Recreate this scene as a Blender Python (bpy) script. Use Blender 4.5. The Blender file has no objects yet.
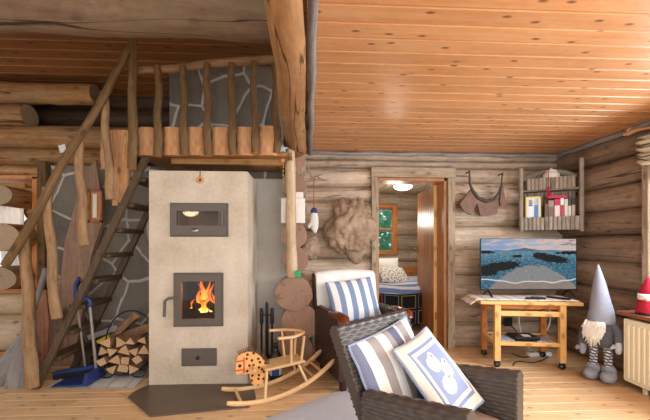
import bpy, math, random
from mathutils import Vector, Matrix, noise
random.seed(7)
PI = math.pi
F_PX, CX, HY, CH = 340.0, 325.0, 243.0, 1.12
YAW = math.radians(2.8)
SN, CS = math.sin(YAW), math.cos(YAW)
scn = bpy.context.scene
COL = scn.collection
V = Vector

def at(px, py, Y):
    """point of the room at depth Y behind the photo's pixel"""
    a = (px - CX) / F_PX
    dx, dy = SN + a * CS, CS - a * SN
    t = Y / dy
    return V((t * dx, Y, CH + t * (HY - py) / F_PX))

def xz(px, py, Y):
    p = at(px, py, Y); return p.x, p.z

def flo(px, py):
    t = CH * F_PX / (py - HY)
    a = (px - CX) / F_PX
    return V((t * (SN + a * CS), t * (CS - a * SN), 0))

def nz(p, s=1.0, o=0.0):
    return noise.noise(V((p[0] * s + o, p[1] * s + o * 1.7, p[2] * s - o)))

# ------------------------------------------------------------------ mesh builder
class MB:
    def __init__(s):
        s.v = []; s.f = []; s.uv = []; s.mi = []; s.sm = []
    def face(s, idx, uvs, mi=0, smooth=False):
        s.f.append(tuple(idx)); s.uv.extend(uvs); s.mi.append(mi); s.sm.append(smooth)
    def box(s, c, size, rot=None, bev=0.004, mi=0, axis=None):
        c = V(c); h = V(size) * 0.5
        b = min(bev, min(h) * 0.9)
        R = rot.to_matrix() if hasattr(rot, 'to_matrix') else (rot if rot is not None else Matrix.Identity(3))
        la = axis if axis is not None else max(range(3), key=lambda i: size[i])
        loc = []; ids = {}
        base = len(s.v)
        for sx in (-1, 1):
            for sy in (-1, 1):
                for sz in (-1, 1):
                    sg = (sx, sy, sz)
                    for a in range(3):
                        p = [sg[i] * (h[i] - (0 if i == a else b)) for i in range(3)]
                        ids[(sg, a)] = len(loc); loc.append(V(p))
        for p in loc: s.v.append(c + R @ p)
        def uvof(i, n):
            p = loc[i]
            ax = max(range(3), key=lambda k: abs(n[k]))
            o = [k for k in range(3) if k != ax]
            if la in o:
                vv = la; uu = o[0] if o[1] == la else o[1]
            else: uu, vv = o
            return (p[uu] + 0.31 * ax, p[vv])
        def addf(il, n):
            pts = [loc[i] for i in il]
            nn = (pts[1] - pts[0]).cross(pts[2] - pts[0])
            if nn.dot(n) < 0: il = il[::-1]
            s.face([base + i for i in il], [uvof(i, n) for i in il], mi)
        for a in range(3):
            o = [k for k in range(3) if k != a]
            for sg in (-1, 1):
                q = []
                for (p1, p2) in ((-1, -1), (1, -1), (1, 1), (-1, 1)):
                    t = [0, 0, 0]; t[a] = sg; t[o[0]] = p1; t[o[1]] = p2
                    q.append(ids[(tuple(t), a)])
                n = V((0, 0, 0)); n[a] = sg
                addf(q, n)
        if b > 0:
            for a in range(3):       # edge along axis a
                o = [k for k in range(3) if k != a]
                for s1 in (-1, 1):
                    for s2 in (-1, 1):
                        t0 = [0, 0, 0]; t0[o[0]] = s1; t0[o[1]] = s2
                        t1 = list(t0); t0[a] = -1; t1[a] = 1
                        t0 = tuple(t0); t1 = tuple(t1)
                        q = [ids[(t0, o[0])], ids[(t1, o[0])], ids[(t1, o[1])], ids[(t0, o[1])]]
                        n = V((0, 0, 0)); n[o[0]] = s1 * 1.01; n[o[1]] = s2
                        addf(q, n)
            for sx in (-1, 1):
                for sy in (-1, 1):
                    for sz in (-1, 1):
                        sg = (sx, sy, sz)
                        addf([ids[(sg, 0)], ids[(sg, 1)], ids[(sg, 2)]], V(sg))
        return s
    def bx(s, x0, x1, y0, y1, z0, z1, bev=0.004, mi=0, axis=None):
        return s.box(((x0 + x1) / 2, (y0 + y1) / 2, (z0 + z1) / 2), (x1 - x0, y1 - y0, z1 - z0), None, bev, mi, axis)
    def beam(s, a, b, w, h, up=(0, 0, 1), bev=0.004, mi=0):
        a = V(a); b = V(b); d = b - a; L = d.length; d.normalize()
        u = V(up); x = d.cross(u)
        if x.length < 1e-4: x = d.cross(V((0, 1, 0)))
        x.normalize(); z = x.cross(d)
        R = Matrix((x, d, z)).transposed()
        return s.box((a + b) / 2, (w, L, h), R, bev, mi, axis=1)
    def tube(s, pts, radii, segs=10, cap=None, mi=0, wob=0.0, wf=6.0, flat=None, seed=0.0, up=None, smooth=True):
        """swept tube; flat=(a,b) scales the section along its two axes; cap = material index of the ends"""
        pts = [V(p) for p in pts]; n = len(pts)
        if not hasattr(radii, '__len__'): radii = [radii] * n
        base = len(s.v)
        d0 = (pts[1] - pts[0]).normalized()
        u = V(up) if up else (V((0, 0, 1)) if abs(d0.z) < 0.9 else V((0, 1, 0)))
        x = u - d0 * u.dot(d0); x.normalize()
        rings = []; L = 0; Ls = []
        for i in range(n):
            if i: L += (pts[i] - pts[i - 1]).length
            Ls.append(L)
            d = (pts[min(i + 1, n - 1)] - pts[max(i - 1, 0)]).normalized()
            x = (x - d * x.dot(d)).normalized(); y = d.cross(x)
            rr = []
            for k in range(segs):
                a = 2 * PI * k / segs
                r = radii[i]
                dirv = x * math.cos(a) * (flat[0] if flat else 1) + y * math.sin(a) * (flat[1] if flat else 1)
                p = pts[i] + dirv * r
                if wob: p = pts[i] + dirv * (r * (1 + wob * (nz(p, wf, seed) + 0.5 * nz(p, wf * 2.7, seed + 9))))
                rr.append(len(s.v)); s.v.append(p)
            rings.append(rr)
        rm = sum(radii) / n
        cu = 2 * PI * rm / segs
        for i in range(n - 1):
            for k in range(segs):
                k2 = (k + 1) % segs
                s.face([rings[i][k], rings[i][k2], rings[i + 1][k2], rings[i + 1][k]],
                       [(k * cu, Ls[i]), ((k + 1) * cu, Ls[i]), ((k + 1) * cu, Ls[i + 1]), (k * cu, Ls[i + 1])], mi, smooth)
        cm = mi if cap is None else cap
        for (ring, c, r, rev) in ((rings[0], pts[0], radii[0], True), (rings[-1], pts[-1], radii[-1], False)):
            if r < 1e-5: continue
            uvr = [(r * math.cos(2 * PI * k / segs), r * math.sin(2 * PI * k / segs)) for k in range(segs)]
            il = [len(s.v) + k for k in range(segs)]
            for q in ring: s.v.append(s.v[q].copy())
            if rev: il = il[::-1]; uvr = uvr[::-1]
            s.face(il, uvr, cm, False)
        return s
    def prism(s, poly, t, M=None, mi=0, mi_side=None, smooth=False):
        """poly in local xz-plane, extruded along y from -t/2 to t/2"""
        M = M or Matrix.Identity(4)
        base = len(s.v); n = len(poly)
        ar = sum(poly[i][0] * poly[(i + 1) % n][1] - poly[(i + 1) % n][0] * poly[i][1] for i in range(n))
        if ar < 0: poly = poly[::-1]
        for y in (-t / 2, t / 2):
            for (x, z) in poly: s.v.append(M @ V((x, y, z)))
        s.face([base + i for i in range(n)], [poly[i] for i in range(n)], mi)
        s.face([base + n + i for i in range(n)][::-1], [poly[i] for i in range(n)][::-1], mi)
        L = 0; ms = mi if mi_side is None else mi_side
        for i in range(n):
            j = (i + 1) % n
            l = math.dist(poly[i], poly[j])
            q = [len(s.v) + k for k in range(4)]
            for idx in (base + i, base + n + i, base + n + j, base + j): s.v.append(s.v[idx].copy())
            s.face(q, [(0, L), (t, L), (t, L + l), (0, L + l)], ms, smooth)
            L += l
        return s
    def lathe(s, prof, c=(0, 0, 0), segs=20, mi=0, M=None, wob=0, wf=10, sq=(1, 1)):
        c = V(c); rings = []; L = 0; prev = None
        for (r, z) in prof:
            if prev: L += math.dist(prev, (r, z))
            prev = (r, z); ring = []
            for k in range(segs):
                a = 2 * PI * k / segs
                p = V((r * math.cos(a) * sq[0], r * math.sin(a) * sq[1], z))
                if wob: p += V((math.cos(a), math.sin(a), 0)) * wob * nz(p + c, wf, 3.0)
                if M: p = M @ p
                ring.append(len(s.v)); s.v.append(c + p)
            rings.append((ring, L))
        for i in range(len(rings) - 1):
            (r0, l0), (r1, l1) = rings[i], rings[i + 1]
            for k in range(segs):
                k2 = (k + 1) % segs
                u0, u1 = k / segs, (k + 1) / segs
                s.face([r0[k], r0[k2], r1[k2], r1[k]], [(u0, l0), (u1, l0), (u1, l1), (u0, l1)], mi, True)
        for ring, rev in ((rings[0][0], True), (rings[-1][0], False)):
            il = ring[::-1] if rev else ring
            s.face(il, [(0, 0)] * segs, mi, True)
        return s
    def blob(s, c, r, seg=16, rings=10, mi=0, wob=0.0, wf=6.0, seed=0.0, R=None):
        c = V(c); base = len(s.v)
        if not hasattr(r, '__len__'): r = (r, r, r)
        g = []
        for i in range(rings + 1):
            th = PI * i / rings; row = []
            for k in range(seg):
                a = 2 * PI * k / seg
                d = V((math.sin(th) * math.cos(a), math.sin(th) * math.sin(a), math.cos(th)))
                m = 1 + wob * (nz(d, wf, seed) + 0.5 * nz(d, wf * 2.3, seed + 5)) if wob else 1
                p = V((d.x * r[0], d.y * r[1], d.z * r[2])) * m
                if R is not None: p = R @ p
                row.append(len(s.v)); s.v.append(c + p)
            g.append(row)
        for i in range(rings):
            for k in range(seg):
                k2 = (k + 1) % seg
                q = [g[i][k], g[i + 1][k], g[i + 1][k2], g[i][k2]]
                uv = [(k / seg, 1 - i / rings), (k / seg, 1 - (i + 1) / rings), ((k + 1) / seg, 1 - (i + 1) / rings), ((k + 1) / seg, 1 - i / rings)]
                s.face(q, uv, mi, True)
        return s
    def grid(s, fn, nu, nv, mi=0, lu=1.0, lv=1.0, smooth=True, flip=False):
        ids = [[0] * (nv + 1) for _ in range(nu + 1)]
        for i in range(nu + 1):
            for j in range(nv + 1):
                ids[i][j] = len(s.v); s.v.append(V(fn(i / nu, j / nv)))
        for i in range(nu):
            for j in range(nv):
                q = [ids[i][j], ids[i + 1][j], ids[i + 1][j + 1], ids[i][j + 1]]
                uv = [(i / nu * lu, j / nv * lv), ((i + 1) / nu * lu, j / nv * lv), ((i + 1) / nu * lu, (j + 1) / nv * lv), (i / nu * lu, (j + 1) / nv * lv)]
                if flip: q = q[::-1]; uv = uv[::-1]
                s.face(q, uv, mi, smooth)
        return ids
    def weave_slab(s, A, B, upA, upB, th, cw=0.028, ch=0.0155, amp=0.0062, bow=0.0, mi=0, outn=None, topbow=0.0):
        """woven rattan panel: base line A-B, rising by upA/upB, thickness th; strands run along A-B and wrap over the edges"""
        A, B, upA, upB = V(A), V(B), V(upA), V(upB)
        L = (B - A).length; H = (upA.length + upB.length) / 2
        nrm = ((B - A).cross((upA + upB) / 2)).normalized()
        per = 2 * H + 2 * th
        rows = 2 * max(2, round(per / ch / 2)); cols = max(2, round(L / cw))
        nu, nv = cols * 3, rows * 3
        r = th / 2
        def prof(t):            # t around the closed loop -> (height fraction metres, offset, normal2d)
            d = (t % 1.0) * per
            if d < H: return d, -r, (0, -1)
            d -= H
            if d < th:
                a = PI * d / th; return H + r * 0.9 * math.sin(a), -r * math.cos(a), (math.sin(a), -math.cos(a))
            d -= th
            if d < H: return H - d, r, (0, 1)
            d -= H
            a = PI * d / th; return -r * 0.3 * math.sin(a), r * math.cos(a), (-math.sin(a), math.cos(a))
        ids = []
        for i in range(nu + 1):
            si = i / nu; base = A.lerp(B, si); up = upA.lerp(upB, si)
            b = bow * 4 * si * (1 - si); upd = up.normalized(); sc = up.length / H
            tb = 1 + topbow * 4 * si * (1 - si)
            row = []
            for j in range(nv):
                h, o, (nh, no) = prof(j / nv)
                rr = j // 3; fr = (j % 3) / 3
                w = amp * (0.5 + 0.5 * math.cos(PI * (i / 3 + rr))) * (math.sin(PI * fr) ** 0.6) + amp * 0.5 * math.sin(PI * fr) - amp * 0.6
                p = base + upd * (h * sc * tb) + nrm * (o + b) + (upd * nh + nrm * no) * w
                row.append(len(s.v)); s.v.append(p)
            ids.append(row)
        for i in range(nu):
            for j in range(nv):
                j2 = (j + 1) % nv
                q = [ids[i][j], ids[i + 1][j], ids[i + 1][j2], ids[i][j2]]
                uv = [(i / nu * L, j / nv * per), ((i + 1) / nu * L, j / nv * per), ((i + 1) / nu * L, (j + 1) / nv * per), (i / nu * L, (j + 1) / nv * per)]
                s.face(q, uv, mi, True)
        s.face([ids[0][j] for j in range(nv)], [(0, 0)] * nv, mi)
        s.face([ids[nu][j] for j in range(nv)][::-1], [(0, 0)] * nv, mi)
        return s
    def build(s, name, mats, parent=None, loc=None, rotz=0.0):
        me = bpy.data.meshes.new(name)
        me.from_pydata([tuple(p) for p in s.v], [], s.f)
        uvl = me.uv_layers.new(name='UVMap')
        flat = [c for uv in s.uv for c in uv]
        uvl.data.foreach_set('uv', flat)
        if not isinstance(mats, (list, tuple)): mats = [mats]
        for m in mats: me.materials.append(m)
        me.polygons.foreach_set('material_index', s.mi)
        me.polygons.foreach_set('use_smooth', s.sm)
        me.update()
        o = bpy.data.objects.new(name, me); COL.objects.link(o)
        if loc is not None: o.location = loc
        o.rotation_euler = (0, 0, rotz)
        if parent: o.parent = parent
        return o

def tag(o, label, cat, group=None):
    o['label'] = label; o['category'] = cat
    if group: o['group'] = group
    return o
def struct(o):
    o['kind'] = 'structure'; return o
def thing(name, label, cat, loc=(0, 0, 0), rotz=0.0, group=None):
    o = bpy.data.objects.new(name, None); COL.objects.link(o)
    o.location = loc; o.rotation_euler = (0, 0, rotz); o.empty_display_size = 0.1
    return tag(o, label, cat, group)

# ------------------------------------------------------------------ node helpers
class S:
    """a node socket (or number) with arithmetic"""
    def __init__(s, nt, v): s.nt = nt; s.v = v
    def _m(s, op, *o):
        n = s.nt.nodes.new('ShaderNodeMath'); n.operation = op
        for i, a in enumerate((s,) + o):
            a = a.v if isinstance(a, S) else a
            if isinstance(a, (int, float)): n.inputs[i].default_value = a
            else: s.nt.links.new(a, n.inputs[i])
        return S(s.nt, n.outputs[0])
    def __add__(s, o): return s._m('ADD', o)
    __radd__ = __add__
    def __sub__(s, o): return s._m('SUBTRACT', o)
    def __rsub__(s, o): return S(s.nt, o)._m('SUBTRACT', s)
    def __mul__(s, o): return s._m('MULTIPLY', o)
    __rmul__ = __mul__
    def __truediv__(s, o): return s._m('DIVIDE', o)
    def __pow__(s, o): return s._m('POWER', o)
    def lt(s, o): return s._m('LESS_THAN', o)
    def gt(s, o): return s._m('GREATER_THAN', o)
    def mn(s, o): return s._m('MINIMUM', o)
    def mx(s, o): return s._m('MAXIMUM', o)
    def abs(s): return s._m('ABSOLUTE')
    def sin(s): return s._m('SINE')
    def fract(s): return s._m('FRACT')
    def sqrt(s): return s._m('SQRT')
    def floor(s): return s._m('FLOOR')
    def sstep(s, a, b):
        n = s.nt.nodes.new('ShaderNodeMapRange'); n.interpolation_type = 'SMOOTHSTEP'
        s.nt.links.new(s.v, n.inputs[0]); n.inputs[1].default_value = a; n.inputs[2].default_value = b
        return S(s.nt, n.outputs[0])

class Mat:
    def __init__(s, name, rough=0.6, spec=0.3, metal=0.0):
        s.m = bpy.data.materials.new(name); s.m.use_nodes = True
        s.nt = s.m.node_tree; s.b = s.nt.nodes['Principled BSDF']
        s.b.inputs['Roughness'].default_value = rough
        s.b.inputs['Specular IOR Level'].default_value = spec
        s.b.inputs['Metallic'].default_value = metal
        s.out = s.nt.nodes['Material Output']
    def n(s, t): return s.nt.nodes.new(t)
    def link(s, a, b): s.nt.links.new(a.v if isinstance(a, S) else a, b)
    def uv(s):
        t = s.n('ShaderNodeTexCoord'); x = s.n('ShaderNodeSeparateXYZ'); s.link(t.outputs['UV'], x.inputs[0])
        return S(s.nt, x.outputs[0]), S(s.nt, x.outputs[1])
    def obj(s):
        t = s.n('ShaderNodeTexCoord'); x = s.n('ShaderNodeSeparateXYZ'); s.link(t.outputs['Object'], x.inputs[0])
        return [S(s.nt, x.outputs[i]) for i in range(3)]
    def rnd(s):
        g = s.n('ShaderNodeNewGeometry'); return S(s.nt, g.outputs['Random Per Island'])
    def vec(s, x, y, z=0.0):
        c = s.n('ShaderNodeCombineXYZ')
        for i, a in enumerate((x, y, z)):
            if isinstance(a, S) and not isinstance(a.v, (int, float)): s.link(a, c.inputs[i])
            else: c.inputs[i].default_value = a.v if isinstance(a, S) else a
        return c.outputs[0]
    def noise(s, vec, scale=1.0, detail=3.0, rough=0.5, dist=0.0):
        t = s.n('ShaderNodeTexNoise'); s.link(vec, t.inputs['Vector'])
        t.inputs['Scale'].default_value = scale; t.inputs['Detail'].default_value = detail
        t.inputs['Roughness'].default_value = rough; t.inputs['Distortion'].default_value = dist
        return S(s.nt, t.outputs[0])
    def voro(s, vec, scale=1.0, feature='F1', rand=1.0):
        t = s.n('ShaderNodeTexVoronoi'); t.voronoi_dimensions = '2D'; t.feature = feature; s.link(vec, t.inputs['Vector'])
        t.inputs['Scale'].default_value = scale; t.inputs['Randomness'].default_value = rand
        return t
    def mix(s, f, a, b):
        n = s.n('ShaderNodeMix'); n.data_type = 'RGBA'
        for sock, val in ((n.inputs[0], f), (n.inputs[6], a), (n.inputs[7], b)):
            v = val.v if isinstance(val, S) else val
            if isinstance(v, (int, float)): sock.default_value = v
            elif isinstance(v, (tuple, list)): sock.default_value = (*v[:3], 1)
            else: s.link(v, sock)
        return S(s.nt, n.outputs[2])
    def ramp(s, f, stops):
        r = s.n('ShaderNodeValToRGB'); s.link(f, r.inputs[0])
        e = r.color_ramp.elements
        while len(e) < len(stops): e.new(0.5)
        for i, (p, c) in enumerate(stops): e[i].position = p; e[i].color = (*c[:3], 1)
        return S(s.nt, r.outputs[0])
    def val(s, col, f):
        h = s.n('ShaderNodeHueSaturation'); s.link(col, h.inputs['Color']); s.link(f, h.inputs['Value'])
        return S(s.nt, h.outputs[0])
    def bump(s, h, strength=0.3, dist=0.01):
        n = s.n('ShaderNodeBump'); s.link(h, n.inputs['Height'])
        n.inputs['Strength'].default_value = strength; n.inputs['Distance'].default_value = dist
        s.link(n.outputs[0], s.b.inputs['Normal'])
    def col(s, c):
        if isinstance(c, S): s.link(c, s.b.inputs['Base Color'])
        else: s.b.inputs['Base Color'].default_value = (*c[:3], 1)
        return s.m
    def emit(s, c, st):
        if isinstance(c, S): s.link(c, s.b.inputs['Emission Color'])
        else: s.b.inputs['Emission Color'].default_value = (*c[:3], 1)
        s.b.inputs['Emission Strength'].default_value = st

def rgb(h):
    h = h.lstrip('#'); c = [int(h[i:i + 2], 16) / 255 for i in (0, 2, 4)]
    return tuple(x / 12.92 if x <= 0.04045 else ((x + 0.055) / 1.055) ** 2.4 for x in c)

def wood(name, dark, mid, light, rough=0.55, gu=28.0, gv=1.3, knots=0.0, cracks=0.0, var=0.25, spec=0.3, bump=0.25, patch=None, pamt=0.5, kscale=(6.0, 3.0)):
    m = Mat(name, rough, spec)
    u, v = m.uv(); r = m.rnd()
    n1 = m.noise(m.vec(u * gu * 1.6, v * gv * 1.6, r * 41.0), 1.0, 5, 0.6, 0.25)
    n2 = m.noise(m.vec(u * 6.0, v * 2.0, r * 17.0), 1.0, 4, 0.55)
    n0 = m.noise(m.vec(u * 34.0, v * 16.0, r * 29.0), 1.0, 4, 0.6)
    f = n1 * 0.42 + n2 * 0.33 + n0 * 0.25
    c = m.ramp(f, [(0.3, dark), (0.48, mid), (0.68, light)])
    if patch:
        n3 = m.noise(m.vec(u * 6.0, v * 1.7, r * 67.0 + 3.0), 1.0, 4, 0.6).sstep(0.5, 0.66)
        c = m.mix(n3 * pamt, c, patch)
    h = n1
    if knots:
        w = m.noise(m.vec(u * 6.0, v * 6.0, r * 9.0), 1.0, 2)
        vo = m.voro(m.vec(u * kscale[0] + w * 0.06 + r * 37.0, v * kscale[1] + r * 71.0, 0.0), 1.0)
        d = S(m.nt, vo.outputs['Distance'])
        ks = m.n('ShaderNodeSeparateXYZ'); m.link(vo.outputs['Color'], ks.inputs[0]); k = (1.0 - d.sstep(0.045, 0.13)) * S(m.nt, ks.outputs[0]).gt(0.5)
        c = m.mix(k * knots, c, tuple(x * 0.42 for x in dark))
    if cracks:
        n4 = m.noise(m.vec(u * 9.0, v * 0.45, r * 53.0), 1.0, 2, 0.5, 0.1)
        k = 1.0 - (n4 - 0.44).abs().sstep(0.001, 0.009)
        c = m.mix(k * cracks, c, tuple(x * 0.3 for x in dark))
        h = h - k * 0.8
    c = m.val(c, r * var + (1.0 - var / 2))
    m.bump(h, bump, 0.008)
    return m.col(c)

def plain(name, c, rough=0.6, spec=0.3, metal=0.0, nscale=30.0, namt=0.12, bump=0.0):
    m = Mat(name, rough, spec, metal)
    o = m.obj()
    n = m.noise(m.vec(*o), nscale, 3)
    cc = m.mix(n, tuple(x * (1 - namt) for x in c), tuple(min(1, x * (1 + namt)) for x in c))
    if bump: m.bump(n, bump, 0.004)
    return m.col(cc)

def endgrain(name, dark, light, ring=90.0):
    m = Mat(name, 0.75, 0.15)
    u, v = m.uv(); r = m.rnd()
    w = m.noise(m.vec(u * 9.0, v * 9.0, r * 31.0), 1.0, 3)
    d = (u * u + v * v).sqrt()
    rg = ((d + w * 0.03) * (ring * 6.28)).sin() * 0.5 + 0.5
    a = m.noise(m.vec(u * 30.0, v * 30.0, r * 7.0), 1.0, 4)
    c = m.mix(rg * 0.45 + a * 0.45, dark, light)
    an = S(m.nt, v.v)._m('ARCTAN2', u)
    cr = m.noise(m.vec(an * 0.9, d * 3.0, r * 77.0), 1.0, 1)
    k = 1.0 - (cr - 0.42).abs().sstep(0.003, 0.012)
    c = m.mix(k * 0.4, c, tuple(x * 0.3 for x in dark))
    c = m.val(c, r * 0.3 + 0.85)
    m.bump(rg, 0.15, 0.003)
    return m.col(c)

def cloth(name, c, var=0.1, rough=0.9, bump=0.3, scale=400.0):
    m = Mat(name, rough, 0.1)
    u, v = m.uv(); o = m.obj()
    w = (o[0] * scale).sin() * (o[2] * scale).sin()
    n = m.noise(m.vec(*o), 12.0, 3)
    cc = m.mix(n, tuple(x * (1 - var) for x in c), tuple(min(1, x * (1 + var)) for x in c))
    m.bump(w + n * 4.0, bump, 0.003)
    return m.col(cc)
# ------------------------------------------------------------------ materials
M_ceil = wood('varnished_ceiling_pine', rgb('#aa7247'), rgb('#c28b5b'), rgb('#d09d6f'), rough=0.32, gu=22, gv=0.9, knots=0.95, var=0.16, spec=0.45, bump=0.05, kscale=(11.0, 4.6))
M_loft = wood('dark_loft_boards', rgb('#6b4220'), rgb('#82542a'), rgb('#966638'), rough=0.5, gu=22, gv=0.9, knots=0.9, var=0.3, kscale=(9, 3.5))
M_floor = wood('pine_floor', rgb('#bd9263'), rgb('#d6ae80'), rgb('#e6c79c'), rough=0.3, gu=24, gv=0.8, knots=0.85, var=0.18, spec=0.4, bump=0.04, kscale=(11.0, 4.6))
M_log = wood('weathered_log', rgb('#84705d'), rgb('#b39d87'), rgb('#d6c5b0'), rough=0.8, gu=20, gv=1.6, knots=0.35, cracks=0.8, var=0.35, spec=0.15, bump=0.5, patch=rgb('#a8a096'), pamt=0.5)
M_logdark = wood('weathered_log_brown', rgb('#5b4a3f'), rgb('#86705d'), rgb('#a8927b'), rough=0.8, gu=20, gv=1.6, knots=0.35, cracks=0.8, var=0.35, spec=0.15, bump=0.5, patch=rgb('#8b7d6c'), pamt=0.5)
M_logwarm = wood('warm_log', rgb('#6b4827'), rgb('#966c42'), rgb('#b8905f'), rough=0.7, gu=20, gv=1.4, knots=0.5, cracks=0.8, var=0.3, spec=0.2, bump=0.4, patch=rgb('#8a745a'), pamt=0.5)
M_beam = wood('peeled_beam', rgb('#71502f'), rgb('#966c45'), rgb('#b58e64'), rough=0.65, gu=14, gv=1.6, knots=0.6, cracks=0.9, var=0.1, spec=0.25, bump=0.4, patch=rgb('#7d5f43'), pamt=0.6)
M_beamdark = wood('hewn_beam', rgb('#45362a'), rgb('#665040'), rgb('#806a53'), rough=0.75, gu=14, gv=1.6, knots=0.4, cracks=0.9, var=0.1, spec=0.2, bump=0.5, patch=rgb('#6f6047'), pamt=0.6)
M_pole = wood('bark_stripped_pole', rgb('#654930'), rgb('#91704f'), rgb('#b2916c'), rough=0.7, gu=24, gv=3.0, knots=0.6, var=0.3, spec=0.2, bump=0.4, patch=rgb('#7d6a52'), pamt=0.6)
M_poledark = wood('dark_pole', rgb('#46331f'), rgb('#6a4f32'), rgb('#896c48'), rough=0.7, gu=24, gv=3.0, knots=0.6, var=0.3, spec=0.2, bump=0.4, patch=rgb('#5d4c38'), pamt=0.6)
M_palepole = wood('pale_peeled_pole', rgb('#927a5e'), rgb('#b9a081'), rgb('#d2bd9f'), rough=0.6, gu=20, gv=3.0, knots=0.8, var=0.1, spec=0.25, bump=0.3)
M_stair = wood('dark_stair_wood', rgb('#35281b'), rgb('#4d3c2a'), rgb('#635039'), rough=0.55, gu=26, gv=1.3, knots=0.4, var=0.25, spec=0.3)
M_slab = wood('split_slab', rgb('#94603c'), rgb('#bd875c'), rgb('#dab184'), rough=0.7, gu=18, gv=2.2, knots=0.7, cracks=0.4, var=0.35, spec=0.2, bump=0.4, patch=rgb('#a98763'), pamt=0.7)
M_plank = wood('live_edge_plank', rgb('#6e5340'), rgb('#947460'), rgb('#ab8e76'), rough=0.7, gu=14, gv=0.9, knots=0.9, var=0.2, spec=0.2, bump=0.3, kscale=(3.0, 1.0))
M_redplank = wood('red_brown_plank', rgb('#774a34'), rgb('#a06b4d'), rgb('#b58462'), rough=0.7, gu=18, gv=1.0, knots=0.5, var=0.2, spec=0.2)
M_greytrim = wood('grey_weathered_board', rgb('#70604f'), rgb('#a08d76'), rgb('#c4b39b'), rough=0.8, gu=26, gv=1.4, knots=0.5, cracks=0.6, var=0.15, spec=0.15, bump=0.4, patch=rgb('#b3a898'), pamt=0.5)
M_lath = wood('silver_lath', rgb('#5c5654'), rgb('#86807c'), rgb('#a29c97'), rough=0.75, gu=26, gv=1.4, cracks=0.5, var=0.2, spec=0.15, bump=0.3)
M_door = wood('varnished_door', rgb('#8a5836'), rgb('#b07a4e'), rgb('#c48f60'), rough=0.38, gu=24, gv=0.8, knots=0.4, var=0.2, spec=0.4, bump=0.05)
M_pine = wood('clear_pine', rgb('#c08a4c'), rgb('#dcab68'), rgb('#e8c083'), rough=0.4, gu=30, gv=1.0, knots=0.6, var=0.12, spec=0.35, bump=0.08)
M_orangepine = wood('orange_pine', rgb('#a55f2a'), rgb('#c67c3e'), rgb('#d59253'), rough=0.4, gu=28, gv=1.0, knots=0.5, var=0.15, spec=0.35, bump=0.08)
M_gold = wood('golden_joist', rgb('#76512a'), rgb('#94693a'), rgb('#a87d4d'), rough=0.5, gu=24, gv=1.0, knots=0.4, var=0.15)
M_end = endgrain('log_end_brown', rgb('#856656'), rgb('#b8967f'))
M_endpale = endgrain('log_end_pale', rgb('#87725a'), rgb('#b79f80'))
M_endorange = endgrain('fresh_cut_end', rgb('#b5733c'), rgb('#dca467'), 150)
M_white = plain('white_paint', rgb('#e4e0d8'), 0.5)
M_cream = plain('cream_enamel', rgb('#efe6c8'), 0.3, 0.5, namt=0.02)
M_black = plain('black_iron', rgb('#1a1a1b'), 0.45, 0.5, nscale=60)
M_blackplastic = plain('black_plastic', rgb('#141416'), 0.35, 0.5)
M_dkgrey = plain('graphite_metal', rgb('#5f554d'), 0.5, 0.4, 0.0)
M_steel = plain('brushed_steel', rgb('#a9a6a0'), 0.35, 0.5, 0.8)
M_brass = plain('aged_brass', rgb('#a88748'), 0.35, 0.5, 0.9)
def mk_leaf():
    m = Mat('leaf_daylit_mint', 0.6); nt = m.nt; o = m.obj(); n = m.noise(m.vec(*o), 6.0, 3)
    c = m.mix(n, rgb('#57b08c'), rgb('#b9f0d8')); d = m.n('ShaderNodeBsdfDiffuse'); t = m.n('ShaderNodeBsdfTranslucent'); mx = m.n('ShaderNodeMixShader')  # outdoor brightness put into the pale mint leaf colour
    m.link(c, d.inputs[0]); m.link(c, t.inputs[0]); nt.links.new(d.outputs[0], mx.inputs[1]); nt.links.new(t.outputs[0], mx.inputs[2]); nt.links.new(mx.outputs[0], m.out.inputs[0])
    return m.m
M_outside = mk_leaf()

def mk_stone():
    m = Mat('mortared_fieldstone', 0.65, 0.3)
    o = m.obj(); 
    w = m.noise(m.vec(*o), 3.0, 3)
    w2 = m.noise(m.vec(o[0], o[1] + 7.0, o[2]), 3.0, 3)
    vec = m.vec(o[0] + (w - 0.5) * 0.10, o[2] * 0.85 + (w2 - 0.5) * 0.10, 0.0)
    e = S(m.nt, m.voro(vec, 3.3, 'DISTANCE_TO_EDGE').outputs['Distance'])
    cell = m.voro(vec, 3.3)
    cs = m.n('ShaderNodeSeparateXYZ'); m.link(cell.outputs['Color'], cs.inputs[0])
    cv = S(m.nt, cs.outputs[0])
    n = m.noise(m.vec(*o), 9.0, 6, 0.65)
    st = m.mix(n * 0.6 + cv * 0.4, rgb('#4e4841'), rgb('#94897a'))
    mort = m.mix(n, rgb('#a39c92'), rgb('#cbc5ba'))
    k = 1.0 - e.sstep(0.02, 0.045)
    m.bump(e.mn(0.12) * 5.0 + n * 0.3, 0.5, 0.02)
    return m.col(m.mix(k, st, mort))
M_stone = mk_stone()

def mk_plaster(name, a, b, c):
    m = Mat(name, 0.8, 0.2)
    o = m.obj()
    n = m.noise(m.vec(*o), 2.6, 5, 0.6); n2 = m.noise(m.vec(*o), 40.0, 4, 0.6)
    cc = m.ramp(n * 0.75 + n2 * 0.25, [(0.32, a), (0.5, b), (0.68, c)])
    m.bump(n2 + n, 0.25, 0.004)
    return m.col(cc)
M_plaster = mk_plaster('stove_plaster', rgb('#b2a089'), rgb('#c8b9a5'), rgb('#d8ccbb'))
M_greyplaster = mk_plaster('grey_plaster', rgb('#b0aaa3'), rgb('#c0bab3'), rgb('#ccc6bf'))

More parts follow.
